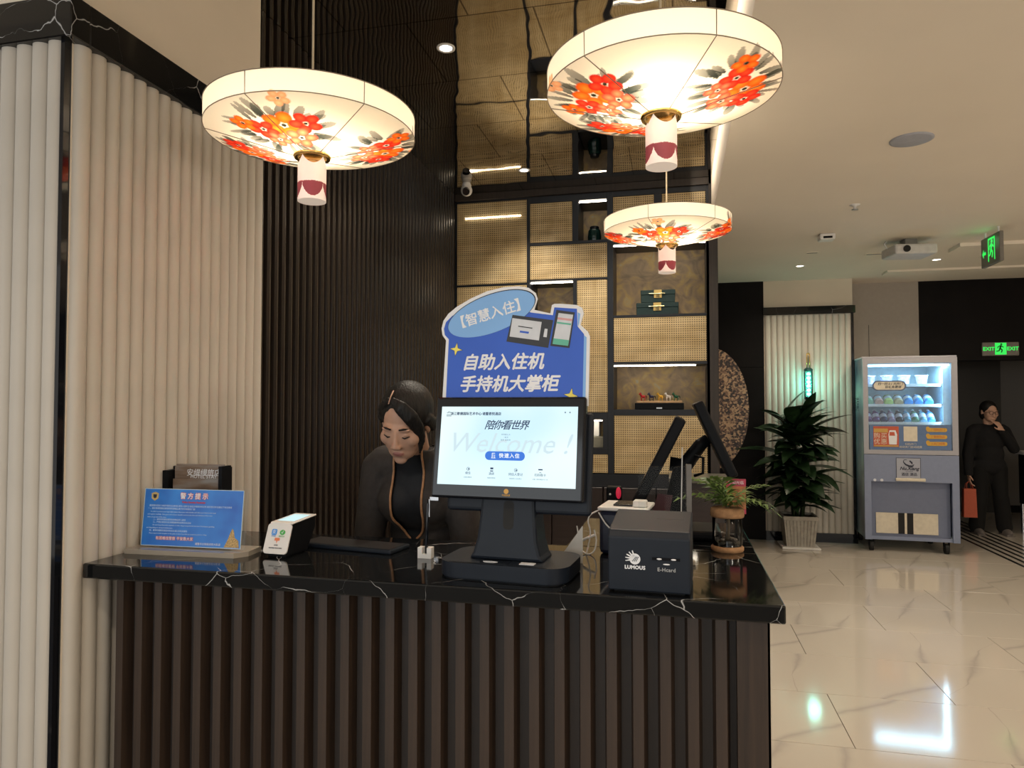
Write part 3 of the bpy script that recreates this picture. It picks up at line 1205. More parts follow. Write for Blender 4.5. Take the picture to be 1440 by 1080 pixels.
ktext('Welcome !', 0.072, pale_e, 0.0, 0.140, pic, d=-0.0091, shear=0.35)
ktext('浙江歌德国际艺术中心·诸暨君悦酒店', 0.0086, navy_e, -0.088, 0.217, pic, bold=0.0002)
b = MB()
for k in range(5):
    a = R(30 + 30 * k)
    b.prism([(-0.163 + 0.002 * math.cos(a), 0.2165 + 0.002 * math.sin(a)), (-0.163 + 0.007 * math.cos(a - 0.12), 0.2165 + 0.007 * math.sin(a - 0.12)), (-0.163 + 0.007 * math.cos(a + 0.12), 0.2165 + 0.007 * math.sin(a + 0.12))], -0.0094, -0.009)
for q in (0.2135, 0.2105):
    b.prism([(-0.170, q), (-0.156, q), (-0.156, q + 0.0012), (-0.170, q + 0.0012)], -0.0094, -0.009)
kpart(b, 'screen_logo', navy_e, pic)
ktext('陪你看世界', 0.026, navy_e, -0.003, 0.187, pic, shear=0.35, space=0.78, bold=0.0003)
ktext('世界那么大', 0.0045, grey_e, -0.003, 0.164, pic, space=1.2)
ktext('一起去', 0.0045, grey_e, -0.003, 0.157, pic, space=1.2)
ktext('陪你 看世界', 0.0045, grey_e, -0.003, 0.150, pic, space=1.2)
kflat(roundrect(0.106, 0.0225, 0.011, 6, -0.003, 0.110), blue_e, pic, -0.0094, 'button')
ktext('快速入住', 0.0125, white_e, 0.009, 0.110, pic, d=-0.0099, space=1.25, bold=0.0003)
b = MB()
for x0, x1, z0, z1 in ((-0.039, -0.0275, 0.1035, 0.1048), (-0.0375, -0.0362, 0.1045, 0.116), (-0.0305, -0.0292, 0.1045, 0.113), (-0.0375, -0.0292, 0.1155, 0.117), (-0.0345, -0.0335, 0.106, 0.114)):
    b.box(x0, x1, -0.0102, -0.0097, z0, z1)
kpart(b, 'button_icon', white_e, pic)
for x, s_, s2 in ((-0.1, '续住', '在线办理续住'), (-0.036, '退房', '快捷办理退房'), (0.028, '同住人登记', '添加同住人信息登记'), (0.092, '扫码取卡', '扫描二维码领取房卡入住')):
    ktext(s_, 0.0075, navy_e, x, 0.064, pic)
    ktext(s2, 0.0036, grey_e, x, 0.0535, pic)
    b = MB()
    for k in range(12):
        a, a2 = 2 * PI * k / 12, 2 * PI * (k + 1) / 12
        if x in (-0.1, 0.028):
            b.prism([(x + 0.0045 * math.cos(a), 0.075 + 0.0045 * math.sin(a)), (x + 0.0045 * math.cos(a2), 0.075 + 0.0045 * math.sin(a2)), (x + 0.0037 * math.cos(a2), 0.075 + 0.0037 * math.sin(a2)), (x + 0.0037 * math.cos(a), 0.075 + 0.0037 * math.sin(a))], -0.0094, -0.009)
    if x == -0.036:
        b.box(x - 0.004, x + 0.004, -0.0094, -0.009, 0.0755, 0.080)
        b.box(x - 0.004, x + 0.004, -0.0094, -0.009, 0.070, 0.0725)
    elif x == 0.092:
        b.box(x - 0.0055, x + 0.0055, -0.0094, -0.009, 0.0765, 0.0795)
        b.box(x - 0.0025, x + 0.0025, -0.0094, -0.009, 0.070, 0.0712)
    else:
        b.box(x - 0.0005, x + 0.0025, -0.0094, -0.009, 0.073, 0.0765)
    kpart(b, 'screen_icon', navy_e, pic)
for x in (0.150, 0.162):
    kflat(roundrect(0.004, 0.004, 0.0019, 4, x, 0.2215), grey_e, pic, -0.0094, 'corner_dot')
gold_e = emat('gold_logo', '#d59a3c', 0.75)
kflat(roundrect(0.0125, 0.0125, 0.006, 6, 0.005, 0.0215), gold_e, bez, -0.0086, 'bezel_emblem')
ktext('中国旅游', 0.0055, gold_e, 0.005, 0.0115, bez, d=-0.0086)
# second display of the kiosk, facing the receptionist
b = MB()
b.rbox(-SW / 2 + 0.030, SW / 2 + 0.012, 0.030, 0.052, -0.030, SH - 0.035, 0.010, 3)
kpart(b, 'rear_display', slate_plastic)
b = MB()
b.box(-0.05, 0.05, 0.018, 0.034, 0.05, 0.15)
kpart(b, 'display_bracket', black_plastic)
# advert board fixed behind the screen; outline from the printed die-cut shape
K = 0.000304
PX = lambda x, y: ((x - 690) * K, 0.246 + (1030 - y) * K)
MBD = Matrix.Translation((0.0, -0.015, 0.192)) @ Matrix.Rotation(R(-4), 4, 'X')
outline = [(55, 1060), (75, 480), (38, 430), (28, 370), (45, 300), (90, 240), (170, 180), (300, 112), (450, 55), (600, 28), (740, 26), (830, 45), (890, 92), (910, 145), (880, 238),
           (1025, 275), (1038, 205), (1060, 195), (1110, 196), (1250, 213), (1298, 238), (1312, 285), (1285, 382), (1348, 440), (1366, 482), (1360, 1060)]
b = MB()
b.prism([PX(*p) for p in outline], 0.0, 0.005)
board = kpart(b, 'advert_board', pmat('board_white', (0.74, 0.75, 0.78), 0.5, noise=0.02), kiosk, MBD)
board_blue = pmat('board_blue', lin('#2f5cc4'), 0.45, noise=0.05, nscale=6)
board_sky = pmat('board_sky', lin('#7fb0e6'), 0.45, noise=0.03, nscale=6)
star_y = pmat('star_yellow', lin('#e8d965'), 0.5)
dark_line = pmat('dark_line', (0.015, 0.02, 0.04), 0.5)


def bflat(pts, mat, d, name='print_shape'):
    return kflat([PX(*p) for p in pts], mat, board, -d, name, 0.0003, MBD)


def ell(cx, cy, a, b_, ang, n=48):
    return [(cx + a * math.cos(2 * PI * i / n) * math.cos(ang) - b_ * math.sin(2 * PI * i / n) * math.sin(ang), cy + a * math.cos(2 * PI * i / n) * math.sin(ang) + b_ * math.sin(2 * PI * i / n) * math.cos(ang)) for i in range(n)]


bflat([(90, 1060), (102, 470), (62, 430), (52, 375), (70, 315), (130, 260), (500, 150), (860, 262), (1048, 292), (1060, 225), (1255, 246), (1262, 395), (1318, 462), (1312, 1060)], board_blue, 0.0004, 'blue_field')
bflat([(1318, 470), (1340, 490), (1336, 1060), (1312, 1060)], board_sky, 0.0005, 'side_band')
bflat([(1262, 275), (1284, 290), (1275, 370), (1266, 400)], board_sky, 0.0005, 'side_band')
bflat(ell(492, 255, 418, 172, R(-17)), dark_line, 0.0006, 'oval_outline')
bflat(ell(490, 259, 412, 168, R(-17)), board_sky, 0.0008, 'oval')


def btext(body, size, mat, x, y, d, rot=0, **kw):
    me = text_mesh(body, size, **kw)
    px, pz = PX(x, y)
    me.transform(MBD @ Matrix.Translation((px, -d, pz)) @ Matrix.Rotation(-rot, 4, 'Y') @ Matrix.Rotation(PI / 2, 4, 'X'))
    return obj('lettering', me, mat, board)


btext('【智慧入住】', 0.036, white_print, 487, 262, 0.0013, rot=R(14.5), bold=0.0006, space=0.98)
btext('自助入住机', 0.0455, white_print, 605, 690, 0.0010, shear=0.22, bold=0.0013, space=0.98)
btext('手持机大掌柜', 0.0455, white_print, 660, 880, 0.0010, shear=0.22, bold=0.0013, space=0.98)


def star(cx, cy, r_):
    for k, (m, rr, d) in enumerate(((dark_line, r_ * 1.14, 0.0006), (star_y, r_, 0.0009))):
        pts = []
        for i in range(8):
            a = PI / 4 * i + R(8)
            q = rr if i % 2 == 0 else rr * 0.33
            pts.append((cx + q * math.cos(a), cy + q * math.sin(a)))
        bflat(pts, m, d, 'star')


star(175, 562, 56)
star(1213, 972, 58)
b = MB()
for i in range(13):
    x, z = PX(172 + i * 38, 1006)
    b.box(x - 0.003, x + 0.003, -0.0009, -0.0005, z - 0.003, z + 0.003)
kpart(b, 'dotted_line', board_sky, board, MBD)
dev = pmat('device_dark', (0.03, 0.033, 0.04), 0.5)
devw = pmat('device_screen', (0.60, 0.63, 0.68), 0.5)
bflat([(690, 275), (1052, 335), (1012, 570), (640, 505)], dev, 0.0010, 'pictured_tablet')
bflat([(690, 303), (952, 347), (930, 505), (668, 463)], devw, 0.0014, 'pictured_screen')
bflat([(762, 415), (842, 428), (838, 444), (758, 431)], board_blue, 0.0018, 'pictured_button')
bflat([(745, 372), (872, 394), (870, 402), (744, 380)], dev, 0.0018, 'pictured_text')
bflat([(980, 405), (1005, 409), (998, 480), (968, 475)], devw, 0.0014, 'pictured_reader')
bflat([(1078, 248), (1238, 276), (1196, 576), (1030, 553)], dev, 0.0010, 'pictured_phone')
bflat([(1098, 276), (1224, 296), (1184, 558), (1050, 538)], devw, 0.0014, 'pictured_screen')
bflat([(1092, 312), (1218, 332), (1215, 350), (1089, 330)], pmat('print_pink', (0.62, 0.33, 0.33), 0.5), 0.0018, 'pictured_bar')
bflat([(1086, 350), (1208, 370), (1206, 384), (1084, 364)], pmat('print_green', (0.12, 0.45, 0.33), 0.5), 0.0018, 'pictured_bar')
bflat([(1058, 490), (1191, 510), (1184, 558), (1050, 538)], MATS['print_green'], 0.0018, 'pictured_bar')

# ================================================================ THINGS ON THE DESK, LEFT
nt_ = thing('notice_stand', 'clear acrylic stand with a blue printed police notice on the desk', 'sign stand', (-1.378, 1.81, CT), R(2))
b = MB()
b.extrude_z([(-0.185, -0.055), (0.165, -0.055), (0.190, -0.02), (0.185, 0.055), (-0.185, 0.055)], 0.0, 0.014)
b.build('stand_base', pmat('acrylic_base', (0.50, 0.44, 0.36), 0.12, noise=0.02, trans=0.35), nt_)
MN = Matrix.Translation((0, -0.012, 0.0145)) @ Matrix.Rotation(R(-6), 4, 'X')


def npart(b, name, mat, par):
    me = b.mesh(name)
    me.transform(MN)
    return obj(name, me, mat, par)


b = MB()
b.box(-0.168, 0.172, 0.0, 0.005, 0, 0.172)
npart(b, 'clear_plate', clear, nt_)
t = NT('notice_blue')
v = t.coord((3, 3, 3))
nz = t.new('ShaderNodeTexNoise', i_Scale=4.0, i_Detail=2.0)
t.link(v, nz.inputs['Vector'])
t.link(t.ramp(nz.outputs['Fac'], [(0.3, lin('#1b5fbe')), (0.7, lin('#2f86dd'))]), t.b.inputs['Base Color'])
t.b.inputs['Roughness'].default_value = 0.35
b = MB()
b.box(-0.163, 0.158, -0.0016, -0.0002, 0.004, 0.168)
sheet = npart(b, 'notice_sheet', t.mat, nt_)
b = MB()
for x0, x1, z0, z1 in ((-0.165, 0.160, 0.003, 0.0045), (-0.165, 0.160, 0.1675, 0.169), (-0.165, -0.1635, 0.003, 0.169), (0.1585, 0.160, 0.003, 0.169)):
    b.box(x0, x1, -0.0020, -0.0004, z0, z1)
npart(b, 'sheet_border', pmat('border_pale', (0.5, 0.66, 0.78), 0.4), sheet)
pale_text = pmat('notice_text', (0.55, 0.72, 0.95), 0.5)
red_text = pmat('notice_red', (0.55, 0.05, 0.08), 0.5)


def ntext(body, size, mat, x, z, d=0.0021, **kw):
    me = text_mesh(body, size, **kw)
    me.transform(MN @ Matrix.Translation((x, -d, z)) @ Matrix.Rotation(PI / 2, 4, 'X'))
    return obj('lettering', me, mat, sheet)


ntext('警方提示', 0.019, red_text, 0.0, 0.148, 0.0019, space=1.55, bold=0.0016)
ntext('警方提示', 0.019, white_print, 0.0, 0.148, 0.0024, space=1.55, bold=0.0003)
ntext('Police Security Reminder', 0.0075, red_text, 0.0, 0.131, bold=0.0003)
rows = [('旅客朋友您好,为维护您的合法权益,请您入住时主动出示有效身份证件,如实登记并注意以下安全事项', 0.119, -0.146, 0.0062),
        ('一、请妥善保管随身携带的贵重物品,离开房间请锁好门窗', 0.111, -0.150, 0.0062),
        ('In order to protect your legal rights please show your valid identity card when you check in the hotel', 0.102, -0.140, 0.0052),
        ('and register truthfully. Take good care of your valuables and lock the door and windows of the room', 0.094, -0.150, 0.0052),
        ('when you go out of the room.', 0.086, -0.150, 0.0052),
        ('二、请勿将易燃易爆等危险物品带入旅馆', 0.079, -0.130, 0.0060), ('三、严禁在旅馆内卖淫嫖娼赌博吸毒等违法活动', 0.071, -0.130, 0.0060),
        ('Do not bring inflammable explosive or other dangerous goods into the hotel. Prostitution, gambling', 0.063, -0.130, 0.0050),
        ('and drug taking are strictly forbidden here.', 0.055, -0.150, 0.0050),
        ('四、遇到可疑情况请及时向总台或公安机关报告', 0.047, -0.140, 0.0060),
        ('Please report to the reception or the police in time if you find any suspicious person or thing', 0.039, -0.140, 0.0050)]
for body, z, x, s_ in rows:
    ntext(body, s_, pale_text, x, z, align='LEFT')
ntext('有困难找警察 平安靠大家', 0.0105, red_text, -0.055, 0.025, 0.0019, bold=0.0011, space=1.08)
ntext('有困难找警察 平安靠大家', 0.0105, white_print, -0.055, 0.025, 0.0024, space=1.08)
ntext('诸暨市公安局治安大队宣', 0.0075, white_print, 0.055, 0.0125)
b = MB()
b.prism([(-0.142, 0.155), (-0.130, 0.159), (-0.118, 0.155), (-0.119, 0.140), (-0.130, 0.133), (-0.141, 0.140)], -0.0022, -0.0016)
em = npart(b, 'emblem', pmat('emblem_gold', (0.55, 0.40, 0.16), 0.4), sheet)
b = MB()
b.prism([(-0.136, 0.152), (-0.124, 0.152), (-0.125, 0.143), (-0.130, 0.140), (-0.135, 0.143)], -0.0026, -0.0022)
npart(b, 'emblem_core', dark_line, em)
tw = pmat('print_tower', (0.45, 0.30, 0.12), 0.5, nscale=250, noise=0.5)
b = MB()
b.prism([(0.107, 0.006), (0.155, 0.006), (0.152, 0.026), (0.140, 0.034), (0.136, 0.052), (0.131, 0.060), (0.126, 0.050), (0.118, 0.028)], -0.0024, -0.0017)
npart(b, 'printed_monument', tw, sheet)

# brochure holder behind the notice
bh = thing('brochure_holder', 'black brochure holder with brown hotel leaflets behind the blue notice', 'brochure holder', (-1.473, 1.955, CT), R(3))
b = MB()
b.box(-0.105, 0.100, 0.02, 0.026, 0, 0.235)
b.box(-0.105, -0.085, -0.03, 0.02, 0, 0.225)
b.box(0.088, 0.100, -0.03, 0.02, 0, 0.240)
b.box(-0.105, 0.100, -0.036, -0.030, 0, 0.05)
b.box(-0.085, 0.088, -0.03, 0.02, 0, 0.008)
b.build('holder', black_plastic, bh)
t = NT('leaflet_print')
v = t.coord((6, 6, 30))
nz = t.new('ShaderNodeTexNoise', i_Scale=1.5, i_Detail=3.0)
t.link(v, nz.inputs['Vector'])
t.link(t.ramp(nz.outputs['Fac'], [(0.3, lin('#5b4636')), (0.5, lin('#7c6a5c')), (0.7, lin('#8f8b88'))]), t.b.inputs['Base Color'])
t.b.inputs['Roughness'].default_value = 0.35
for k, (h, y0) in enumerate(((0.243, 0.006), (0.236, -0.004), (0.198, -0.016))):
    b = MB()
    b.box(-0.083 + 0.002 * k, 0.086 - 0.004 * k, y0 + 0.001, y0 + 0.004, 0.0082, h)
    lf = b.build('leaflet', t.mat, bh)
    if k == 1:
        text('安缇缦旅店', 0.024, white_print, lf, 0.02, y0 + 0.0002, 0.216, shear=0.1)
        text('HOTEL STAY', 0.016, white_print, lf, 0.02, y0 + 0.0002, 0.2045)

# payment scanner
ps = thing('payment_scanner', 'small payment code scanner with white front and bright top window', 'scanner', (-1.108, 1.825, CT), R(-4))
side = [(0.0, 0.006), (0.030, 0.088), (0.150, 0.096), (0.150, 0.066), (0.110, 0.004)]
b = MB()
vs = [(-0.034 * (1.0), y - 0.02, z) for y, z in side] + [(0.034, y - 0.02, z) for y, z in side]
nn = len(side)
b.add(vs, [list(range(nn)), list(range(2 * nn - 1, nn - 1, -1))] + [((i + 1) % nn, i, nn + i, nn + (i + 1) % nn) for i in range(nn)])
b.box(-0.028, 0.028, -0.010, 0.085, 0.0, 0.006)
b.build('scanner_body', black_plastic, ps)
MF = Matrix.Translation((0, -0.0215, 0.006)) @ Matrix.Rotation(-math.atan2(0.030, 0.082), 4, 'X')
b = MB()
b.prism(roundrect(0.078, 0.086, 0.010, 5, 0, 0.046), -0.003, 0.001)
me = b.mesh('front_cover')
me.transform(MF)
fc = obj('front_cover', me, white_plastic, ps)


def fflat(poly, mat, name, d=0.0036):
    b = MB()
    b.prism(poly, -d, -d + 0.0005)
    me = b.mesh(name)
    me.transform(MF)
    return obj(name, me, mat, fc)


def ftext(body, size, mat, x, z):
    me = text_mesh(body, size)
    me.transform(MF @ Matrix.Translation((x, -0.0040, z)) @ Matrix.Rotation(PI / 2, 4, 'X'))
    return obj('lettering', me, mat, fc)


pay_blue = pmat('pay_blue', lin('#3f8fe0'), 0.5)
pay_green = pmat('pay_green', lin('#4fae58'), 0.5)
pay_orange = pmat('pay_orange', lin('#e8845a'), 0.5)
fflat(roundrect(0.017, 0.017, 0.004, 4, -0.014, 0.064), pay_blue, 'blue_mark')
ftext('支', 0.013, white_print, -0.014, 0.064)
fflat(ell(0.013, 0.064, 0.009, 0.0075, 0, 24), pay_green, 'green_mark')
b = MB()
ftext('√', 0.012, white_print, 0.013, 0.064)
fflat([(-0.008, 0.048), (0.008, 0.048), (0.0085, 0.040), (0.002, 0.040), (0.0, 0.032), (-0.002, 0.040), (-0.0085, 0.040)], pay_orange, 'orange_mark')
ftext('支付宝', 0.0048, pay_blue, -0.014, 0.0525)
ftext('微信支付', 0.0048, pay_green, 0.013, 0.0525)
ftext('云闪付', 0.0045, dark_line, 0.0, 0.027)
ftext('收款扫码盒子请出示付款码', 0.0036, dark_line, 0.0, 0.019)
MT = Matrix.Translation((0, 0.010, 0.088)) @ Matrix.Rotation(math.atan2(0.008, 0.120), 4, 'X')
b = MB()
b.rbox(-0.037, 0.037, 0, 0.124, 0.0, 0.005, 0.002, 1)
me = b.mesh('top_cover')
me.transform(MT)
tcv = obj('top_cover', me, white_plastic, ps)
b = MB()
b.box(-0.027, 0.027, 0.022, 0.105, 0.005, 0.0056)
me = b.mesh('scan_window')
me.transform(MT)
obj('scan_window', me, emat('scan_glow', '#d5f7fb', 1.0), tcv)

# pen on its holder, dark tablet by the receptionist
pn = thing('pen_stand', 'black pen upright in a small white holder in front of the receptionist', 'pen stand', (-0.690, 1.895, CT))
b = MB()
for x0, x1, z0, z1 in ((-0.020, -0.007, 0, 0.030), (0.007, 0.020, 0, 0.030), (-0.007, 0.007, 0, 0.012)):
    b.box(x0, x1, -0.012, 0.012, z0, z1)
b.box(-0.007, 0.007, 0.006, 0.012, 0.012, 0.030)
b.build('holder', white_plastic, pn)
b = MB()
b.tube([(0.000, 0, 0.0125), (0.002, 0, 0.03), (0.006, 0, 0.150), (0.007, 0, 0.165)], [0.003, 0.0048, 0.0048, 0.003], 10)
b.build('pen_barrel', black_gloss, pn)
b = MB()
b.box(0.0095, 0.0115, -0.002, 0.002, 0.115, 0.165)
b.build('pen_clip', steel, pn)
b = MB()
b.rbox(-0.165, 0.165, -0.055, 0.055, 0, 0.013, 0.004, 2)
b.rbox(-0.155, 0.155, -0.046, 0.046, 0.0131, 0.0137, 0.0002, 1, 1)
tag(b.build('keyboard_tray', [slate_plastic, pmat('tray_grey', (0.035, 0.035, 0.037), 0.35)], None, (-0.955, 1.985, CT), (0, 0, R(-9))), 'flat dark grey slab lying on the desk before the receptionist', 'tablet')

# ================================================================ THINGS ON THE DESK, RIGHT
cb = thing('card_encoder', 'boxy black card encoder printed with a white palm logo', 'card encoder', (-0.058, 1.735, CT), R(-3))
b = MB()
side = [(-0.085, 0.003), (-0.085, 0.126), (-0.075, 0.141), (0.090, 0.165), (0.095, 0.160), (0.095, 0.003)]
vs = [(-0.093, y, z) for y, z in side] + [(0.093, y, z) for y, z in side]
nn = len(side)
b.add(vs, [list(range(nn)), list(range(2 * nn - 1, nn - 1, -1))] + [((i + 1) % nn, i, nn + i, nn + (i + 1) % nn) for i in range(nn)])
o = b.build('encoder_body', slate_plastic, cb)
bv = o.modifiers.new('edge', 'BEVEL')
bv.width = 0.004
bv.segments = 2
b = MB()
b.box(-0.08, 0.08, -0.075, 0.085, 0, 0.003)
b.build('foot', rubber, cb)
b = MB()
b.box(0.008, 0.070, -0.088, -0.0851, 0.0775, 0.0835)
b.build('card_slot', black_gloss, cb)
for x in (0.024, 0.056):
    b = MB()
    b.ball((x, -0.0885, 0.0805), (0.006, 0.001, 0.002), 10, 6)
    b.build('slot_light', white_print, cb)
b = MB()
b.ball((0.040, -0.0855, 0.0685), (0.008, 0.001, 0.0018), 10, 6)
b.build('slot_light', white_print, cb)
b = MB()
b.prism(ell(-0.031, 0.077, 0.0125, 0.0125, 0, 24), -0.0862, -0.0855)
pal = b.build('palm_logo', white_print, cb)
b = MB()
for k in range(5):
    a = R(150 + 22 * (k - 2))
    c, s_ = math.cos(a), math.sin(a)
    b.tube([(-0.031 + 0.006 * c, -0.0858, 0.077 + 0.006 * s_), (-0.031 + 0.022 * c, -0.0858, 0.077 + 0.020 * s_)], [0.0022, 0.0014], 6)
b.build('palm_fingers', white_print, pal)
b = MB()
for k in range(3):
    b.prism([(-0.037 + k * 0.004, 0.072), (-0.036 + k * 0.004, 0.071), (-0.028 + k * 0.003, 0.082), (-0.029 + k * 0.003, 0.083)], -0.0868, -0.0862)
b.build('palm_lines', slate_plastic, pal)
text('LUMOUS', 0.0115, white_print, cb, -0.031, -0.0858, 0.0575, bold=0.0006, space=1.05)
text('E-Hcard', 0.0115, pmat('grey_print', (0.35, 0.36, 0.37), 0.5), cb, 0.040, -0.0858, 0.056, bold=0.0003, space=1.08)
b = MB()
b.box(0.012, 0.075, 0.030, 0.0305, 0, 0.0004)
b.box(0.0745, 0.075, 0.030, 0.062, 0, 0.0004)
me = b.mesh('lid_seam')
me.transform(Matrix.Translation((0, 0, 0.1568)) @ Matrix.Rotation(math.atan2(0.024, 0.165), 4, 'X') @ Matrix.Translation((0, -0.030, 0.0005)))
obj('lid_seam', me, rubber, cb)

# receipt printer with cables
rp = thing('receipt_printer', 'navy receipt printer with white trim and tangled cables behind the black encoder', 'printer', (-0.150, 2.12, CT), R(-6))
b = MB()
b.rbox(-0.062, 0.075, -0.07, 0.08, 0.0, 0.125, 0.012, 2)
b.build('printer_body', pmat('navy_plastic', (0.008, 0.011, 0.03), 0.35), rp)
b = MB()
b.rbox(-0.066, 0.079, -0.073, 0.083, 0.125, 0.136, 0.004, 2)
b.build('printer_lid', white_plastic, rp)
b = MB()
b.box(-0.025, 0.03, -0.04, 0.05, 0.1362, 0.141)
b.build('paper_slot', black_gloss, rp)
b = MB()
b.rbox(0.034, 0.072, -0.055, -0.02, 0.1362, 0.156, 0.003, 1)
b.build('button_block', white_plastic, rp)
for k, pts in enumerate(([(-0.058, -0.06, 0.128), (-0.090, -0.075, 0.105), (-0.085, -0.08, 0.06), (-0.095, -0.085, 0.004)], [(-0.062, -0.074, 0.120), (-0.035, -0.082, 0.085), (0.0, -0.086, 0.06)],
                         [(-0.13, -0.06, 0.075), (-0.118, -0.075, 0.035), (-0.105, -0.085, 0.006), (-0.080, -0.090, 0.004), (-0.068, -0.08, 0.035), (-0.075, -0.075, 0.07)],
                         [(-0.122, -0.07, 0.03), (-0.095, -0.08, 0.045), (-0.072, -0.075, 0.055)])):
    cv = bpy.data.curves.new('cable', 'CURVE')
    cv.dimensions = '3D'
    cv.bevel_depth = 0.0022 if k != 3 else 0.004
    cv.bevel_resolution = 2
    sp_ = cv.splines.new('BEZIER')
    sp_.bezier_points.add(len(pts) - 1)
    for q, p in zip(sp_.bezier_points, pts):
        q.co = p
        q.handle_left_type = q.handle_right_type = 'AUTO'
    o = bpy.data.objects.new('cable', cv)
    COL.objects.link(o)
    dg = bpy.context.evaluated_depsgraph_get()
    me = bpy.data.meshes.new_from_object(o.evaluated_get(dg))
    bpy.data.objects.remove(o)
    me.materials.clear()
    obj('cable', me, white_plastic, rp)

# point-of-sale terminal with two screens seen edge-on
pos = thing('pos_terminal', 'black counter terminal with two back to back screens seen edge-on', 'terminal', (0.03, 2.42, CT))
b = MB()
b.rbox(-0.11, 0.11, -0.10, 0.10, 0, 0.030, 0.010, 2)
b.build('terminal_base', black_plastic, pos)
b = MB()
b.tube([(-0.02, 0, 0.03), (-0.025, 0, 0.14), (-0.01, 0, 0.22)], [0.045, 0.035, 0.030], 12)
b.build('terminal_post', black_plastic, pos)
b = MB()
b.tube([(-0.05, 0, 0.235), (0.0, 0, 0.23), (0.05, 0, 0.30), (0.075, 0, 0.32)], [0.024, 0.028, 0.022, 0.018], 10)
b.build('arm', black_plastic, pos)


def screen_slab(p0, p1, th, wid, name, facing):
    """screen slab whose section runs from p0 to p1 in the x-z plane, wide in y"""
    d = Vector((p1[0] - p0[0], 0, p1[1] - p0[1]))
    L = d.length
    ang = math.atan2(d.x, d.z)
    M = Matrix.Translation((p0[0], 0, p0[1])) @ Matrix.Rotation(ang, 4, 'Y')
    b = MB()
    b.rbox(-th / 2, th / 2, -wid / 2, wid / 2, 0, L, 0.006, 2)
    me = b.mesh(name)
    me.transform(M)
    o = obj(name, me, black_plastic, pos)
    b = MB()
    b.box(facing * th / 2 - 0.0005, facing * th / 2 + 0.0005, -wid / 2 + 0.012, wid / 2 - 0.012, 0.015, L - 0.012)
    me = b.mesh('display_glass')
    me.transform(M)
    obj('display_glass', me, black_gloss, o)
    return o


screen_slab((-0.172, 0.075), (-0.013, 0.388), 0.036, 0.30, 'main_screen', -1)
screen_slab((0.145, 0.205), (0.038, 0.440), 0.032, 0.26, 'customer_screen', 1)
b = MB()
b.tube([(0.028, -0.04, 0.20), (0.055, -0.05, 0.21), (0.056, -0.05, 0.26), (0.030, -0.04, 0.265)], 0.005, 8)
b.build('handle', black_plastic, pos)

# acrylic stand behind the encoder
ac = thing('acrylic_holder', 'empty clear acrylic menu holder standing behind the black encoder', 'holder', (-0.030, 1.985, CT), R(12))
b = MB()
b.box(-0.072, 0.072, -0.002, 0.002, 0.012, 0.262)
b.build('clear_plate', clear, ac)
b = MB()
b.box(0.058, 0.072, -0.0055, 0.0055, 0.012, 0.268)
b.build('edge_strip', pmat('acrylic_edge', (0.16, 0.15, 0.14), 0.15, trans=0.2), ac)
b = MB()
b.cyl((0.040, -0.006, 0.012), (0.047, -0.006, 0.315), 0.0016, n=8)
b.build('rod', pmat('rod_grey', (0.5, 0.5, 0.5), 0.3), ac)
b = MB()
b.rbox(-0.075, 0.075, -0.035, 0.035, 0, 0.012, 0.002, 1)
b.build('stand_base', MATS['acrylic_base'], ac)

# red-buttoned gadget and maroon folder farther back on the return
b = MB()
b.rbox(-0.025, 0.025, -0.02, 0.02, 0, 0.155, 0.004, 1)
b.ball((0.016, -0.021, 0.135), (0.009, 0.006, 0.020), 12, 8, 1)
b.ball((-0.012, -0.021, 0.130), (0.004, 0.003, 0.004), 10, 6, 2)
tag(b.build('bell_button', [black_plastic, pmat('red_light', (0.5, 0.02, 0.05), 0.3, emit=(0.8, 0.03, 0.08), estr=0.4), white_plastic], None, (-0.205, 2.42, CT)), 'small black call unit with a red button behind the printer', 'call button')
b = MB()
b.prism([(-0.02, 0), (0.045, 0), (0.075, 0.15), (0.030, 0.155)], -0.004, 0.004)
tag(b.build('folder', pmat('maroon_card', (0.05, 0.014, 0.02), 0.6), None, (-0.085, 2.25, CT)), 'leaning maroon folder beside the navy printer', 'folder')

# tent card
b = MB()
b.prism([(-0.036, 0.0), (0.036, 0.0), (0.036, 0.100), (0.0345, 0.100)], -0.001, 0.001)
tag(b.build('paper_wedge', pmat('paper_white', (0.75, 0.72, 0.66), 0.6), None, (-0.285, 1.925, CT)), 'triangular white card standing behind the kiosk base', 'card')

# plant jar
pj = thing('jar_plant', 'small fern growing from a glass jar with cork rim on the desk corner', 'plant', (0.147, 2.19, CT))
b = MB()
b.lathe([(0.044, 0.0), (0.047, 0.004), (0.047, 0.012), (0.043, 0.016)], 32)
b.build('jar_foot', cork, pj)
b = MB()
b.lathe([(0.041, 0.016), (0.043, 0.022), (0.043, 0.096), (0.040, 0.102)], 32)
b.build('glass_body', clear, pj)
b = MB()
b.lathe([(0.040, 0.0165), (0.040, 0.034)], 24)
b.build('water', glassmat('water', (0.80, 0.82, 0.78), 0.04), pj)
pr_ = random.Random(5)
for k in range(14):
    a, q = pr_.uniform(0, 6.28), pr_.uniform(0.0, 0.030)
    b = MB()
    b.ball((q * math.cos(a), q * math.sin(a), 0.024 + pr_.uniform(0, 0.010)), (0.008, 0.006, 0.006), 8, 6)
    b.build('pebble', pmat('pebble', (0.10, 0.085, 0.07), 0.4, noise=0.4, nscale=60) if 'pebble' not in MATS else MATS['pebble'], pj)
b = MB()
b.lathe([(0.030, 0.100), (0.047, 0.100), (0.049, 0.106), (0.048, 0.124), (0.042, 0.128), (0.012, 0.128), (0.012, 0.112)], 32)
b.build('cork_rim', cork, pj)
b = MB()
b.tube([(0, 0, 0.03), (0.003, 0.002, 0.08), (0, 0, 0.13)], [0.006, 0.005, 0.006], 8)
b.build('roots', pmat('roots', (0.08, 0.06, 0.035), 0.8), pj)
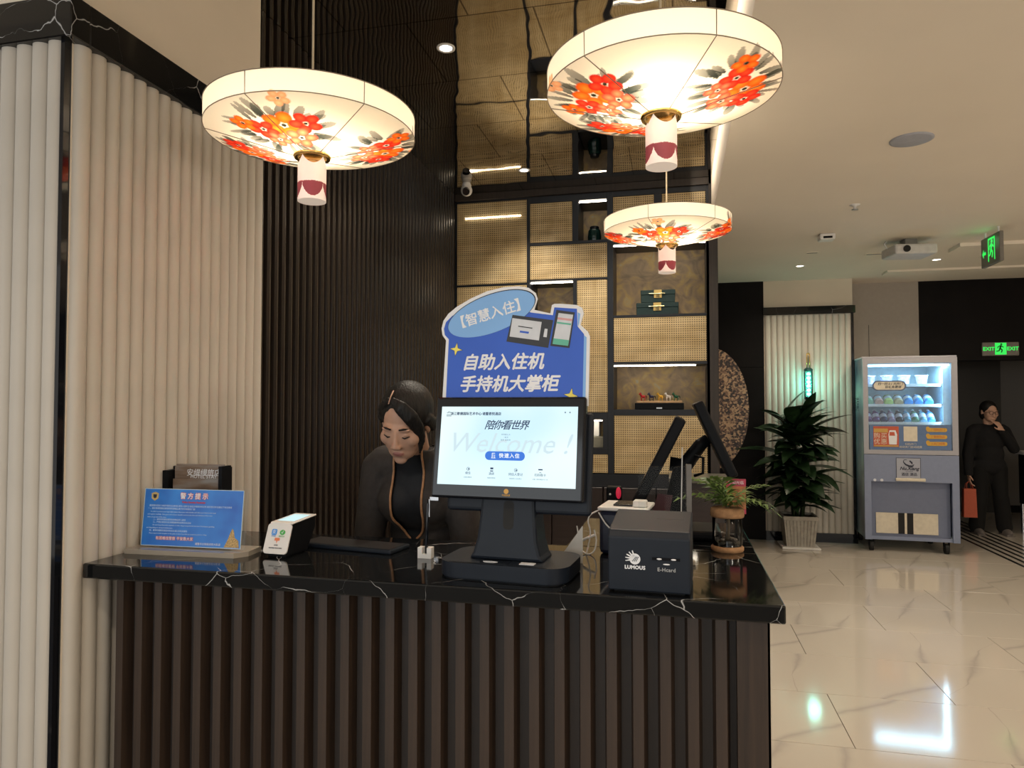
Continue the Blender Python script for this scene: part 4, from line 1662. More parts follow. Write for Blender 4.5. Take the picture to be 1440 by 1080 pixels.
leaf_light = pmat('fern_green', (0.10, 0.17, 0.035), 0.45, nscale=40, noise=0.35)


def blade_mesh(L, w, droop, name='frond', fold=0.12, n=6):
    b = MB()
    vs, fs = [], []
    for i in range(n + 1):
        s_ = i / n
        ww = w * math.sin(PI * min(1, (s_ * 0.9 + 0.08))) ** 0.8 * (1 if s_ < 1 else 0.05)
        x = L * s_ * math.cos(droop * s_)
        z = L * s_ * math.sin(0.9 - droop * s_ * 1.3)
        for k, y in enumerate((-ww, 0, ww)):
            vs.append((x, y, z - (fold * w if k == 1 else 0)))
    for i in range(n):
        for k in range(2):
            fs.append((i * 3 + k, i * 3 + k + 1, i * 3 + 3 + k + 1, i * 3 + 3 + k))
    b.add(vs, fs, 0, True)
    return b.mesh(name)


fr = []
for k in range(3):
    b = MB()
    L = 0.085 + 0.02 * k
    # pinnate frond: rachis with pairs of narrow leaflets
    pts = [(L * s_ * 0.9, 0, L * (0.75 * s_ - (0.45 + 0.15 * k) * s_ * s_)) for s_ in np.linspace(0, 1, 8)]
    b.tube(pts, 0.0008, 5)
    for i in range(1, 8):
        x, _, z = pts[i]
        ll = 0.030 * math.sin(PI * (i / 8.5) + 0.25) + 0.012
        for sgn in (-1, 1):
            b.add([(x - 0.004, 0, z), (x + 0.014, sgn * ll * 0.5 - 0.005 * sgn, z + 0.004), (x + 0.028, sgn * ll, z - 0.008), (x + 0.011, sgn * ll * 0.45 + 0.007 * sgn, z + 0.003)], [(0, 1, 2, 3) if sgn > 0 else (3, 2, 1, 0)], 0, True)
    fr.append(b.mesh('frond'))
    fr[-1].materials.append(leaf_light)
for k in range(15):
    o = obj('frond', fr[k % 3], None, pj, (0.004 * math.cos(k), 0.004 * math.sin(k), 0.128), (pr_.uniform(-0.2, 0.2), -pr_.uniform(-0.15, 0.75), 2 * PI * k / 15 + pr_.uniform(-0.3, 0.3)))
    q = pr_.uniform(0.95, 1.25)
    o.scale = (q, q, q)
# red printed card behind the jar plant
rc = thing('menu_card', 'red and orange printed card standing behind the small jar plant', 'card', (0.186, 2.36, CT))
b = MB()
b.box(-0.030, 0.030, -0.002, 0.002, 0.085, 0.195)
b.box(-0.004, 0.004, -0.002, 0.002, 0.006, 0.085, 1)
b.box(-0.025, 0.025, -0.02, 0.02, 0, 0.006, 1)
b.build('card_stand', [pmat('card_orange', (0.42, 0.16, 0.07), 0.5, nscale=50, noise=0.3), black_plastic], rc)
for z0, z1 in ((0.172, 0.1952), (0.0848, 0.100)):
    b = MB()
    b.box(-0.0302, 0.0302, -0.0027, -0.0021, z0, z1)
    b.build('card_band', pmat('card_pink', (0.45, 0.05, 0.10), 0.5) if 'card_pink' not in MATS else MATS['card_pink'], rc)
text('欢迎光临', 0.012, white_print, rc, 0.0, -0.003, 0.183)

# ================================================================ CEILING FITTINGS OF THE LOBBY
ZC = 2.9
downlight(1.227, 7.505, ZC, 'small lit downlight in the lobby ceiling above the fluted pier', 0.05)
downlight(2.452, 7.47, ZC, 'small lit downlight in the lobby ceiling above the vending machine', 0.05)
b = MB()
b.lathe([(0.105, 0.0), (0.105, -0.004), (0.09, -0.008), (0.0, -0.010)], 40)
tag(b.build('ceiling_speaker', pmat('speaker_blue_grey', (0.36, 0.37, 0.42), 0.6), None, (1.22, 4.047, ZC)), 'round pale grey speaker plate flush in the lobby ceiling', 'speaker')
sp_ = thing('sprinkler_head', 'small fire sprinkler in the lobby ceiling between speaker and detector', 'sprinkler', (1.229, 5.29, ZC))
b = MB()
b.lathe([(0.035, 0), (0.035, -0.004), (0.012, -0.010), (0.008, -0.03), (0.0, -0.03)], 20)
b.build('rosette', white_plastic, sp_)
b = MB()
b.lathe([(0.022, -0.032), (0.022, -0.035), (0.0, -0.036)], 16)
b.build('deflector', steel, sp_)
dt = thing('smoke_detector', 'white box-shaped detector with dark slot on the lobby ceiling', 'detector', (1.215, 6.17, ZC))
b = MB()
b.rbox(-0.06, 0.06, -0.06, 0.06, -0.05, 0.0, 0.012, 2)
b.build('detector_body', white_plastic, dt)
b = MB()
b.rbox(-0.035, 0.035, -0.0615, -0.059, -0.042, -0.024, 0.0008, 1)
b.build('detector_slot', dark_wall, dt)
for x, y, w, lb in ((1.228, 6.863, 0.11, 'thin slot vent in the lobby ceiling by the detector'), (1.80, 7.05, 0.16, 'thin slot vent in the lobby ceiling by the projector'), (2.862, 7.432, 0.11, 'short slot vent in the ceiling right of the hanging sign')):
    b = MB()
    b.rbox(-w / 2, w / 2, -0.03, 0.03, -0.006, 0.0, 0.002, 1)
    b.box(-w / 2 + 0.01, w / 2 - 0.01, -0.012, 0.012, -0.0065, -0.006, 1)
    tag(b.build('slot_vent', [ceiling_paint, grey_wall], None, (x, y, ZC)), lb, 'vent')
pj_ = thing('projector', 'white projector on a short bracket under the lobby ceiling', 'projector', (1.93, 6.52, ZC), R(8))
b = MB()
b.rbox(-0.05, 0.05, -0.05, 0.05, -0.06, 0, 0.004, 1)
b.build('bracket', pmat('bracket_grey', (0.2, 0.19, 0.17), 0.5), pj_)
b = MB()
b.rbox(-0.17, 0.17, -0.14, 0.14, -0.145, -0.061, 0.018, 2)
b.build('projector_body', pmat('projector_white', (0.55, 0.54, 0.52), 0.45), pj_)
b = MB()
b.cyl((-0.08, -0.1395, -0.105), (-0.08, -0.152, -0.105), 0.028, n=20)
b.build('lens', black_gloss, pj_)
b = MB()
b.tube([(-0.165, 0.02, -0.07), (-0.185, 0.03, -0.03), (-0.160, 0.05, 0.0)], 0.006, 8)
b.build('cable', white_plastic, pj_)
b = MB()
b.box(2.40, 6.4, 6.75, 7.02, ZC - 0.03, ZC)
b.box(2.15, 6.4, 7.95, 8.15, ZC - 0.02, ZC)
struct('trim_3', b, ceiling_paint)

green_e = emat('exit_green', '#2ef05a', 1.0)
sign_grey = pmat('sign_grey', (0.16, 0.15, 0.13), 0.4)


def runner(mb, cx, cz, s_, d, th=0.0006):
    """running figure of the exit pictogram in the x-z plane"""
    mb.prism(ell(cx + 0.05 * s_, cz + 0.40 * s_, 0.085 * s_, 0.085 * s_, 0, 14), d, d + th)
    for a, c, w in (((0.02, 0.30), (-0.06, 0.0), 0.075), ((0.02, 0.28), (0.22, 0.12), 0.04), ((0.0, 0.27), (-0.22, 0.18), 0.04), ((-0.22, 0.18), (-0.24, 0.04), 0.035),
                    ((-0.06, 0.02), (0.12, -0.12), 0.055), ((0.12, -0.12), (0.05, -0.36), 0.045), ((-0.06, 0.02), (-0.14, -0.20), 0.055), ((-0.14, -0.20), (-0.36, -0.24), 0.045)):
        dx, dz = c[0] - a[0], c[1] - a[1]
        L = math.hypot(dx, dz)
        nx, nz_ = -dz / L * w, dx / L * w
        mb.prism([(cx + (a[0] + nx) * s_, cz + (a[1] + nz_) * s_), (cx + (a[0] - nx) * s_, cz + (a[1] - nz_) * s_), (cx + (c[0] - nx) * s_, cz + (c[1] - nz_) * s_), (cx + (c[0] + nx) * s_, cz + (c[1] + nz_) * s_)], d, d + th)


ex = thing('exit_sign', 'green lit EXIT sign with running figure on the dark bulkhead', 'exit sign', (3.482, 8.75, 2.045))
b = MB()
b.rbox(-0.180, 0.180, -0.022, 0, 0, 0.150, 0.008, 2)
plate = b.build('sign_plate', sign_grey, ex)
text('EXIT', 0.056, green_e, ex, 0.117, -0.023, 0.075, bold=0.002)
text('EXIT', 0.056, green_e, ex, -0.117, -0.023, 0.075, bold=0.002)
b = MB()
b.box(-0.056, 0.056, -0.0236, -0.0225, 0.012, 0.142)
pic_ = b.build('pictogram', green_e, ex)
b = MB()
runner(b, 0.0, 0.078, 0.12, -0.0246)
b.build('running_figure', pmat('sign_dark_green', (0.0, 0.06, 0.015), 0.5), pic_)

hx = thing('hanging_exit_sign', 'green lit exit sign with arrow hanging from the lobby ceiling', 'exit sign', (2.468, 6.30, ZC - 0.30), R(-90))
b = MB()
b.rbox(-0.17, 0.17, -0.015, 0.015, 0.02, 0.255, 0.004, 1)
b.build('sign_plate', sign_grey, hx)
for x in (-0.12, 0.12):
    b = MB()
    b.cyl((x, 0, 0.255), (x, 0, 0.30), 0.008, n=10)
    b.build('hanger', white_plastic, hx)
b = MB()
for x0, x1, z0, z1 in ((-0.035, -0.020, 0.05, 0.235), (0.075, 0.090, 0.05, 0.235), (-0.035, 0.090, 0.22, 0.235)):
    b.box(x0, x1, -0.0165, -0.0155, z0, z1)
dr = b.build('door_outline', green_e, hx)
b = MB()
runner(b, 0.028, 0.135, 0.17, -0.0166, 0.001)
b.build('running_figure', green_e, dr)
b = MB()
b.prism([(-0.145, 0.128), (-0.115, 0.165), (-0.115, 0.140), (-0.075, 0.140), (-0.075, 0.116), (-0.115, 0.116), (-0.115, 0.092)], -0.0166, -0.0156)
b.build('arrow', green_e, hx)
light('exit_sign_glow', 'POINT', (2.43, 6.30, ZC - 0.10), 0.12, (0.15, 1.0, 0.3), shadow_soft_size=0.05)

# ================================================================ ROUND STONE RELIEF ON THE DARK WALL
t = NT('stone_chips')
v = t.coord((1, 1, 1))
vo = t.new('ShaderNodeTexVoronoi', i_Scale=52.0)
t.link(v, vo.inputs['Vector'])
n0 = t.new('ShaderNodeTexNoise', i_Scale=5.0, i_Detail=3.0)
t.link(v, n0.inputs['Vector'])
sep = t.new('ShaderNodeSeparateColor')
t.link(vo.outputs['Color'], sep.inputs[0])
ad = t.new('ShaderNodeMath', operation='MULTIPLY_ADD')
t.link(n0.outputs['Fac'], ad.inputs[0])
ad.inputs[1].default_value = 0.7
mm = t.new('ShaderNodeMath', operation='MULTIPLY')
t.link(sep.outputs[0], mm.inputs[0])
mm.inputs[1].default_value = 0.6
t.link(mm.outputs[0], ad.inputs[2])
t.link(t.ramp(ad.outputs[0], [(0.50, (0.02, 0.012, 0.011)), (0.66, (0.13, 0.065, 0.045)), (0.84, (0.45, 0.29, 0.17))]), t.b.inputs['Base Color'])
t.b.inputs['Roughness'].default_value = 0.4
t.bump(sep.outputs[0], 0.6, 0.02)
b = MB()
b.prism(ell(0.40, 1.462, 0.405, 0.69, 0, 64), 8.315, 8.349)
tag(b.build('stone_relief', t.mat), 'large round relief of brown stone chips on the dark far wall', 'wall art')

# ================================================================ LANTERN AND BIG PLANT
ln = thing('led_lantern', 'tall lantern glowing turquoise with a brass loop on the fluted pier', 'lantern', (1.425, 8.27, 1.56))
b = MB()
b.lathe([(0.035, 0.0), (0.046, 0.01), (0.046, 0.03), (0.030, 0.036)], 24)
b.build('lantern_foot', black_gloss, ln)
b = MB()
b.lathe([(0.044, 0.03), (0.046, 0.05), (0.046, 0.30), (0.044, 0.315)], 24)
b.build('glass_tube', glassmat('teal_glass', (0.55, 0.95, 0.9), 0.05), ln)
b = MB()
b.lathe([(0.047, 0.315), (0.047, 0.335), (0.030, 0.352), (0.0, 0.352)], 24)
b.build('lantern_cap', pmat('teal_dark', (0.01, 0.06, 0.06), 0.3), ln)
for k in range(6):
    b = MB()
    b.ball((0, -0.010, 0.065 + 0.044 * k), (0.020, 0.016, 0.016), 12, 8)
    b.build('led_bead', emat('teal_glow', (0.35, 1.0, 0.92), 14.0) if 'teal_glow' not in MATS else MATS['teal_glow'], ln)
b = MB()
pts = [(-0.014, 0, 0.352), (-0.014, 0, 0.49)] + [(-0.014 * math.cos(PI * i / 8), 0, 0.50 + 0.014 * math.sin(PI * i / 8)) for i in range(9)] + [(0.014, 0, 0.49), (0.014, 0, 0.352)]
b.tube(pts, 0.0055, 8)
b.build('loop_handle', brass, ln)
b = MB()
b.cyl((0, 0.0, 0.500), (0, 0.078, 0.508), 0.006, n=8)
b.build('wall_hook', brass, ln)
light('lantern_lamp', 'POINT', (1.425, 8.15, 1.75), 3.2, (0.30, 1.0, 0.80), shadow_soft_size=0.06)

bp = thing('potted_plant', 'large leafy potted plant in a grey square pot before the fluted pier', 'plant', (1.265, 8.03, 0))
pot_m = pmat('pot_grey', (0.33, 0.31, 0.27), 0.7, nscale=20, noise=0.15, bump=0.2)
b = MB()
for j, (w, z) in enumerate(((0.135, 0.022), (0.168, 0.30), (0.175, 0.34))):
    pass
vs = []
for w, z in ((0.138, 0.022), (0.165, 0.300), (0.172, 0.302), (0.174, 0.340), (0.155, 0.340), (0.150, 0.30)):
    vs += [(-w, -w, z), (w, -w, z), (w, w, z), (-w, w, z)]
fs = [(j * 4 + i, j * 4 + (i + 1) % 4, j * 4 + 4 + (i + 1) % 4, j * 4 + 4 + i) for j in range(5) for i in range(4)] + [(3, 2, 1, 0), (20, 21, 22, 23)]
b.add(vs, fs)
pot = b.build('pot', pot_m, bp)
for k in range(9):
    x = -0.120 + 0.030 * k
    b = MB()
    b.add([(x - 0.006, -0.1375, 0.03), (x + 0.006, -0.1375, 0.03), (x * 1.18 + 0.007, -0.166, 0.295), (x * 1.18 - 0.007, -0.166, 0.295), (x, -0.1435, 0.03), (x * 1.18, -0.172, 0.295)],
          [(0, 4, 5, 3), (4, 1, 2, 5), (0, 1, 4), (3, 5, 2)])
    b.build('pot_rib', pot_m, pot)
b = MB()
b.rbox(-0.19, 0.19, -0.19, 0.19, 0, 0.022, 0.006, 1)
b.build('saucer', white_plastic, bp)
b = MB()
b.box(-0.149, 0.149, -0.149, 0.149, 0.300, 0.318)
b.build('soil', pmat('soil', (0.02, 0.014, 0.01), 0.9, nscale=80, noise=0.5), bp)
leaf_dark = pmat('leaf_dark_green', (0.013, 0.034, 0.012), 0.35, nscale=20, noise=0.35)


def leaf_mesh(L, w, droop):
    b = MB()
    n = 7
    vs, fs = [], []
    for i in range(n + 1):
        s_ = i / n
        ww = w * (math.sin(PI * s_ ** 0.75) ** 0.9 if 0 < s_ < 1 else 0.02)
        a = 0.55 - droop * s_
        x = L * (s_ * math.cos(a * 0.8))
        z = L * (0.42 * s_ - droop * 0.55 * s_ * s_)
        for y in (-ww, 0, ww):
            vs.append((x, y, z + (0.18 * abs(y))))
    for i in range(n):
        for k in range(2):
            fs.append((i * 3 + k, i * 3 + k + 1, i * 3 + 4 + k, i * 3 + 3 + k))
    b.add(vs, fs, 0, True)
    me = b.mesh('leaf')
    me.materials.append(leaf_dark)
    return me


LM = [leaf_mesh(0.40, 0.074, 0.7), leaf_mesh(0.36, 0.078, 0.9), leaf_mesh(0.43, 0.070, 0.5), leaf_mesh(0.38, 0.082, 1.0)]
lr = random.Random(21)
stems = []
for k in range(7):
    a = 2 * PI * k / 7
    r0, r1 = 0.05, 0.10 + 0.05 * (k % 2)
    top = (r1 * math.cos(a), r1 * math.sin(a) * 0.7, 1.30 + 0.10 * (k % 3) - 0.05)
    pts = [(r0 * math.cos(a), r0 * math.sin(a), 0.31), (r1 * 0.8 * math.cos(a), r1 * 0.8 * math.sin(a) * 0.7, 0.80), top]
    b = MB()
    b.tube(pts, [0.012, 0.010, 0.006], 8)
    b.build('stem', pmat('stem_green', (0.03, 0.05, 0.02), 0.6) if 'stem_green' not in MATS else MATS['stem_green'], bp)
    stems.append(pts)
nl = 300
for k in range(nl):
    s_ = (k + 0.5) / nl
    st_ = stems[k % 7]
    z = 0.42 + 0.95 * s_ + lr.uniform(-0.03, 0.03)
    q = (z - 0.31) / 1.0
    bx, by = st_[0][0] + (st_[2][0] - st_[0][0]) * q, st_[0][1] + (st_[2][1] - st_[0][1]) * q
    yaw_ = lr.uniform(0, 2 * PI)
    back = math.sin(yaw_) > 0.25
    sc_l = lr.uniform(0.8, 1.15) * (1.12 if 0.25 < s_ < 0.8 else 0.9)
    if back:
        sc_l *= 0.44
    pitch = -(0.9 * max(0, s_ - 0.62) / 0.38 * lr.uniform(0.4, 1.2)) + lr.uniform(-0.15, 0.30)
    o = obj('leaf', LM[k % 4], None, bp, (bx, by, z), Euler((lr.uniform(-0.4, 0.4), pitch, yaw_), 'XYZ'))
    o.scale = (sc_l, sc_l, sc_l)

# ================================================================ VENDING MACHINE
vm = thing('vending_machine', 'blue grey vending machine on castors with lit window of drinks', 'vending machine', (2.326, 7.93, 0), R(-3))
vm_paint = pmat('vm_blue_grey', (0.21, 0.25, 0.37), 0.4, noise=0.03)
vm_white = pmat('vm_frame', (0.36, 0.36, 0.40), 0.4, noise=0.03)
vm_dark = pmat('vm_recess', (0.17, 0.20, 0.30), 0.5, noise=0.03)
t = NT('vm_side_print')
v = t.coord((1, 1, 1))
n0 = t.new('ShaderNodeTexNoise', i_Scale=2.0, i_Detail=4.0)
t.link(v, n0.inputs['Vector'])
t.link(t.ramp(n0.outputs['Fac'], [(0.35, lin('#3f4f60')), (0.5, lin('#6f8590')), (0.65, lin('#a9c6bd'))]), t.b.inputs['Base Color'])
t.b.inputs['Roughness'].default_value = 0.3
WX = 0.431


def vp(b, name, mats, par=vm):
    return b.build(name, mats, par)


b = MB()
b.box(-WX, -WX + 0.02, 0.005, 0.70, 0.135, 1.985)
sidep = vp(b, 'side_panel', t.mat)
obj('lettering', text_mesh('福满', 0.16), pmat('print_navy', (0.02, 0.03, 0.06), 0.5), sidep, (-WX - 0.0004, 0.36, 1.50), (PI / 2, 0, -PI / 2))
b = MB()
b.box(WX - 0.02, WX, 0.005, 0.70, 0.135, 1.985)
vp(b, 'side_panel', vm_paint)
b = MB()
b.rbox(-WX - 0.005, WX + 0.005, -0.005, 0.705, 1.985, 2.005, 0.004, 1)
vp(b, 'top_panel', vm_white)
b = MB()
b.box(-WX + 0.02, WX - 0.02, 0.68, 0.70, 0.135, 1.985)
b.box(-WX + 0.02, WX - 0.02, 0.02, 0.68, 1.00, 1.02)
b.box(-WX + 0.02, WX - 0.02, 0.10, 0.68, 0.135, 0.155)
vp(b, 'inner_shell', pmat('vm_inside', (0.60, 0.78, 0.86), 0.5))
b = MB()
for x0, x1, z0, z1 in ((-WX, -0.385, 1.0, 1.985), (0.378, WX, 1.0, 1.985), (-0.385, 0.378, 1.93, 1.985), (-0.385, 0.378, 1.0, 1.045)):
    b.box(x0, x1, -0.03, 0.004, z0, z1)
door = vp(b, 'window_frame', vm_white)
b = MB()
b.box(-0.385, 0.378, -0.012, -0.006, 1.045, 1.93)
vp(b, 'window_pane', glass, door)
b = MB()
b.box(-0.375, 0.368, -0.022, -0.0135, 1.05, 1.298)
adp = vp(b, 'advert_panel', pmat('vm_advert_blue', (0.10, 0.17, 0.33), 0.4))
b = MB()
b.box(-0.34, -0.105, -0.0235, -0.0222, 1.075, 1.285)
card = vp(b, 'offer_card', pmat('offer_red', (0.52, 0.10, 0.05), 0.5), adp)
for z0, z1, x1, c in ((1.222, 1.262, -0.205, 'offer_gold'), (1.078, 1.092, -0.11, 'offer_gold')):
    b = MB()
    b.box(-0.335, x1, -0.0245, -0.0238, z0, z1)
    vp(b, 'offer_strip', pmat(c, (0.55, 0.33, 0.08), 0.5) if c not in MATS else MATS[c], adp)
cream = pmat('cream_print', (0.68, 0.62, 0.5), 0.5)
text('购买', 0.062, cream, adp, -0.275, -0.0242, 1.186, space=1.1)
text('优惠', 0.062, cream, adp, -0.275, -0.0242, 1.125, space=1.1)
b = MB()
b.prism([(-0.195, 1.10), (-0.125, 1.10), (-0.120, 1.20), (-0.135, 1.245), (-0.19, 1.245), (-0.200, 1.20)], -0.0250, -0.0240)
tubp = vp(b, 'pictured_tub', white_print, adp)
b = MB()
b.prism([(-0.192, 1.19), (-0.140, 1.19), (-0.145, 1.228), (-0.190, 1.228)], -0.0258, -0.0251)
vp(b, 'pictured_label', MATS['offer_red'], adp)
b = MB()
b.box(-0.06, 0.065, -0.0235, -0.0222, 1.135, 1.285)
vp(b, 'code_card', cream, adp)
text('扫码开门', 0.026, cream, adp, 0.002, -0.0242, 1.105)
text('自动关门自动结算', 0.026, cream, adp, 0.002, -0.0242, 1.075)
for k in range(3):
    z = 1.252 - 0.070 * k
    b = MB()
    b.prism(roundrect(0.185, 0.040, 0.018, 4, 0.240, z), -0.0240, -0.0228)
    b.prism(ell(0.160, z + 0.012, 0.018, 0.022, 0, 14), -0.0245, -0.0229)
    pl = vp(b, 'step_label', pmat('step_yellow', (0.62, 0.36, 0.05), 0.5) if 'step_yellow' not in MATS else MATS['step_yellow'], adp)
    text(('1 扫码开门', '2 拿取商品', '3 关门结算')[k], 0.026, MATS['offer_red'], adp, 0.250, -0.0246, z)
# banner sticker on the glass
b = MB()
b.prism(roundrect(0.315, 0.105, 0.05, 6, -0.185, 1.702), -0.0155, -0.0130)
bs = vp(b, 'banner_sticker', pmat('sticker_blue', (0.12, 0.16, 0.25), 0.5))
b = MB()
b.prism(roundrect(0.285, 0.080, 0.038, 6, -0.185, 1.702), -0.0165, -0.0156)
vp(b, 'sticker_face', cream, bs)
text('扫一扫 0.1 元开门', 0.030, dark_line, bs, -0.175, -0.0172, 1.720, shear=0.2, bold=0.0006)
text('好礼免费领', 0.030, dark_line, bs, -0.150, -0.0172, 1.686, shear=0.2, bold=0.0006)
# lower front with recess, name plate, handle ledge and white plates
b = MB()
b.box(-WX, WX, -0.03, 0.004, 0.72, 0.995)
b.box(-WX, -WX + 0.062, -0.03, 0.004, 0.125, 0.72)
b.box(WX - 0.062, WX, -0.03, 0.004, 0.125, 0.72)
b.box(-WX + 0.062, WX - 0.062, -0.005, 0.004, 0.125, 0.16)
vp(b, 'lower_front', vm_paint)
b = MB()
b.box(-WX + 0.062, WX - 0.062, 0.05, 0.07, 0.145, 0.73)
vp(b, 'recess_panel', vm_dark)
for x0, x1, m in ((-0.315, -0.110, cream), (-0.110, -0.050, rubber), (-0.050, -0.028, cream), (-0.028, 0.030, rubber), (0.030, 0.255, cream)):
    b = MB()
    b.box(x0, x1, 0.040, 0.0499, 0.185, 0.395)
    vp(b, 'recess_plate', m)
b = MB()
b.box(-0.135, 0.085, -0.036, -0.0301, 0.765, 0.965)
np_ = vp(b, 'name_plate', pmat('plate_grey', (0.36, 0.38, 0.45), 0.25, noise=0.02))
b = MB()
for x0, x1, z0, z1 in ((-0.137, -0.133, 0.763, 0.967), (0.083, 0.087, 0.763, 0.967), (-0.137, 0.087, 0.963, 0.967)):
    b.box(x0, x1, -0.0368, -0.0362, z0, z1)
vp(b, 'plate_border', dark_line, np_)
text('Nu.Xiang', 0.046, dark_line, np_, -0.018, -0.0366, 0.858, shear=0.3, bold=0.0016)
text('酒店 潮品', 0.034, dark_line, np_, -0.018, -0.0366, 0.798, bold=0.0006)
text('BOUTIQUE', 0.013, dark_line, np_, -0.018, -0.0366, 0.830)
b = MB()
b.tube([(-0.065, -0.0368, 0.945), (-0.070, -0.0368, 0.925), (-0.05, -0.0368, 0.900), (-0.015, -0.0368, 0.884), (0.015, -0.0368, 0.886), (0.026, -0.0368, 0.903)], [0.002, 0.004, 0.007, 0.009, 0.007, 0.002], 8)
b.tube([(-0.012, -0.0368, 0.938), (0.006, -0.0368, 0.920), (0.010, -0.0368, 0.905)], [0.006, 0.008, 0.003], 8)
b.tube([(-0.065, -0.0368, 0.945), (-0.05, -0.0368, 0.950), (-0.035, -0.0368, 0.948)], [0.002, 0.003, 0.001], 8)
vp(b, 'plate_logo', dark_line, np_)
b = MB()
b.rbox(-0.145, 0.125, -0.062, -0.030, 0.732, 0.762, 0.006, 2)
vp(b, 'handle_ledge', cream)
for x in (-0.335, -0.270):
    b = MB()
    b.cyl((x, -0.036, 0.735), (x, -0.030, 0.735), 0.014, n=16)
    vp(b, 'lock', steel)
for x in (-0.36, 0.33):
    for y in (0.06, 0.62):
        b = MB()
        b.cyl((x - 0.018, y, 0.05), (x + 0.018, y, 0.05), 0.05, n=20)
        cw = vp(b, 'castor', rubber)
        b = MB()
        b.box(x - 0.026, x - 0.020, y - 0.02, y + 0.02, 0.05, 0.125)
        b.box(x + 0.020, x + 0.026, y - 0.02, y + 0.02, 0.05, 0.125)
        b.box(x - 0.03, x + 0.03, y - 0.03, y + 0.03, 0.120, 0.1345)
        vp(b, 'castor_fork', black_plastic, cw)
for z in (1.708, 1.500, 1.315):
    b = MB()
    b.box(-WX + 0.021, WX - 0.115, 0.06, 0.66, z - 0.012, z)
    b.box(-WX + 0.021, WX - 0.115, 0.05, 0.06, z - 0.014, z + 0.014)
    vp(b, 'goods_shelf', pmat('vm_shelf', (0.6, 0.68, 0.72), 0.4) if 'vm_shelf' not in MATS else MATS['vm_shelf'])
b = MB()
b.box(WX - 0.113, WX - 0.021, 0.04, 0.60, 1.30, 1.92)
vp(b, 'control_column', MATS['vm_inside'])
b = MB()
b.box(-0.38, 0.372, 0.012, 0.03, 1.900, 1.922)
vp(b, 'light_bar', emat('vm_tube', (0.55, 0.85, 1.0), 5.0))
ca, sa = math.cos(R(-3)), math.sin(R(-3))


def vloc(x, y, z):
    return (2.326 + x * ca - y * sa, 7.93 + x * sa + y * ca, z)


light('vm_lamp', 'AREA', vloc(0, 0.05, 1.90), 9.0, (0.45, 0.80, 1.0), (0, 0, R(-3)), shape='RECTANGLE', size=0.7, size_y=0.05)
light('vm_side_lamp', 'AREA', vloc(0.30, 0.035, 1.60), 5.0, (0.45, 0.80, 1.0), (0, R(90), R(-3)), shape='RECTANGLE', size=0.55, size_y=0.04)
ORD = ('first', 'second', 'third', 'fourth', 'fifth', 'sixth', 'seventh', 'eighth', 'ninth')


def bottle(x, z, c, capc, label, group, r_=0.033, tilt=28):
    o = thing('drink_bottle', label, 'bottle', vloc(x, 0.11, z), R(-3), group)
    b = MB()
    b.lathe([(r_ * 0.85, 0.0), (r_, 0.006), (r_, 0.10), (r_ * 0.9, 0.115), (0.014, 0.142), (0.013, 0.155)], 18)
    body = b.mesh('bottle_body')
    b = MB()
    b.lathe([(0.016, 0.155), (0.016, 0.170), (0.0, 0.171)], 14)
    cap = b.mesh('cap')
    b = MB()
    b.lathe([(r_ + 0.0006, 0.035), (r_ + 0.0006, 0.085)], 18)
    lab = b.mesh('bottle_label')
    M = Matrix.Translation((0, -0.02, r_ * 0.5 + 0.003)) @ Matrix.Rotation(-R(90 - tilt), 4, 'X')
    for me in (body, cap, lab):
        me.transform(M)
    key = 'drink_%02d%02d%02d' % tuple(int(q * 99) for q in c)
    kc = 'cap_%02d%02d%02d' % tuple(int(q * 99) for q in capc)
    obj('bottle_body', body, MATS.get(key) or pmat(key, c, 0.25, noise=0.15), o)
    obj('cap', cap, MATS.get(kc) or pmat(kc, capc, 0.4), o)
    obj('bottle_label', lab, MATS.get(kc), o)


G_, P_, Lm, Be, Bl, Nv, Pu, Bk = (0.30, 0.55, 0.40), (0.60, 0.38, 0.32), (0.45, 0.60, 0.20), (0.50, 0.42, 0.25), (0.06, 0.30, 0.70), (0.02, 0.04, 0.12), (0.14, 0.06, 0.20), (0.03, 0.03, 0.04)
row2 = [(G_, 'mint green'), (P_, 'salmon pink'), (Lm, 'lime green'), (Be, 'beige'), (Bl, 'bright blue'), (Bl, 'bright blue'), (Bl, 'bright blue')]
for k, (c, nm) in enumerate(row2):
    bottle(-0.350 + 0.0925 * k, 1.501, c, (0.7, 0.75, 0.78), '%s drink bottle, %s from the left in the middle vending row' % (nm, ORD[k]), 'bottles in the vending machine', 0.043)
row3 = [(Pu, 'purple'), (Pu, 'purple'), (Nv, 'navy'), ((0.35, 0.30, 0.45), 'lilac'), (Bk, 'black'), ((0.15, 0.35, 0.50), 'pale blue'), ((0.08, 0.20, 0.12), 'green'), ((0.15, 0.35, 0.50), 'pale blue'), (Bl, 'bright blue')]
for k, (c, nm) in enumerate(row3):
    bottle(-0.358 + 0.073 * k, 1.316, c, (0.55, 0.6, 0.7), '%s drink bottle, %s from the left in the lowest vending row' % (nm, ORD[k]), 'bottles in the vending machine', 0.035, 40)
for k in range(4):
    o = thing('noodle_tub', 'pastel snack tub, %s from the left on the top vending shelf' % ORD[k], 'tub', vloc(-0.335 + 0.165 * k, 0.17, 1.709), R(-3), 'tubs in the vending machine')
    b = MB()
    b.lathe([(0.044, 0.0), (0.058, 0.095), (0.060, 0.097)], 24)
    b.build('tub_body', MATS.get('tub_lilac') or pmat('tub_lilac', (0.42, 0.38, 0.55), 0.4, nscale=25, noise=0.4), o)
    b = MB()
    b.lathe([(0.061, 0.097), (0.061, 0.104), (0.0, 0.105)], 24)
    b.build('tub_lid', white_plastic, o)

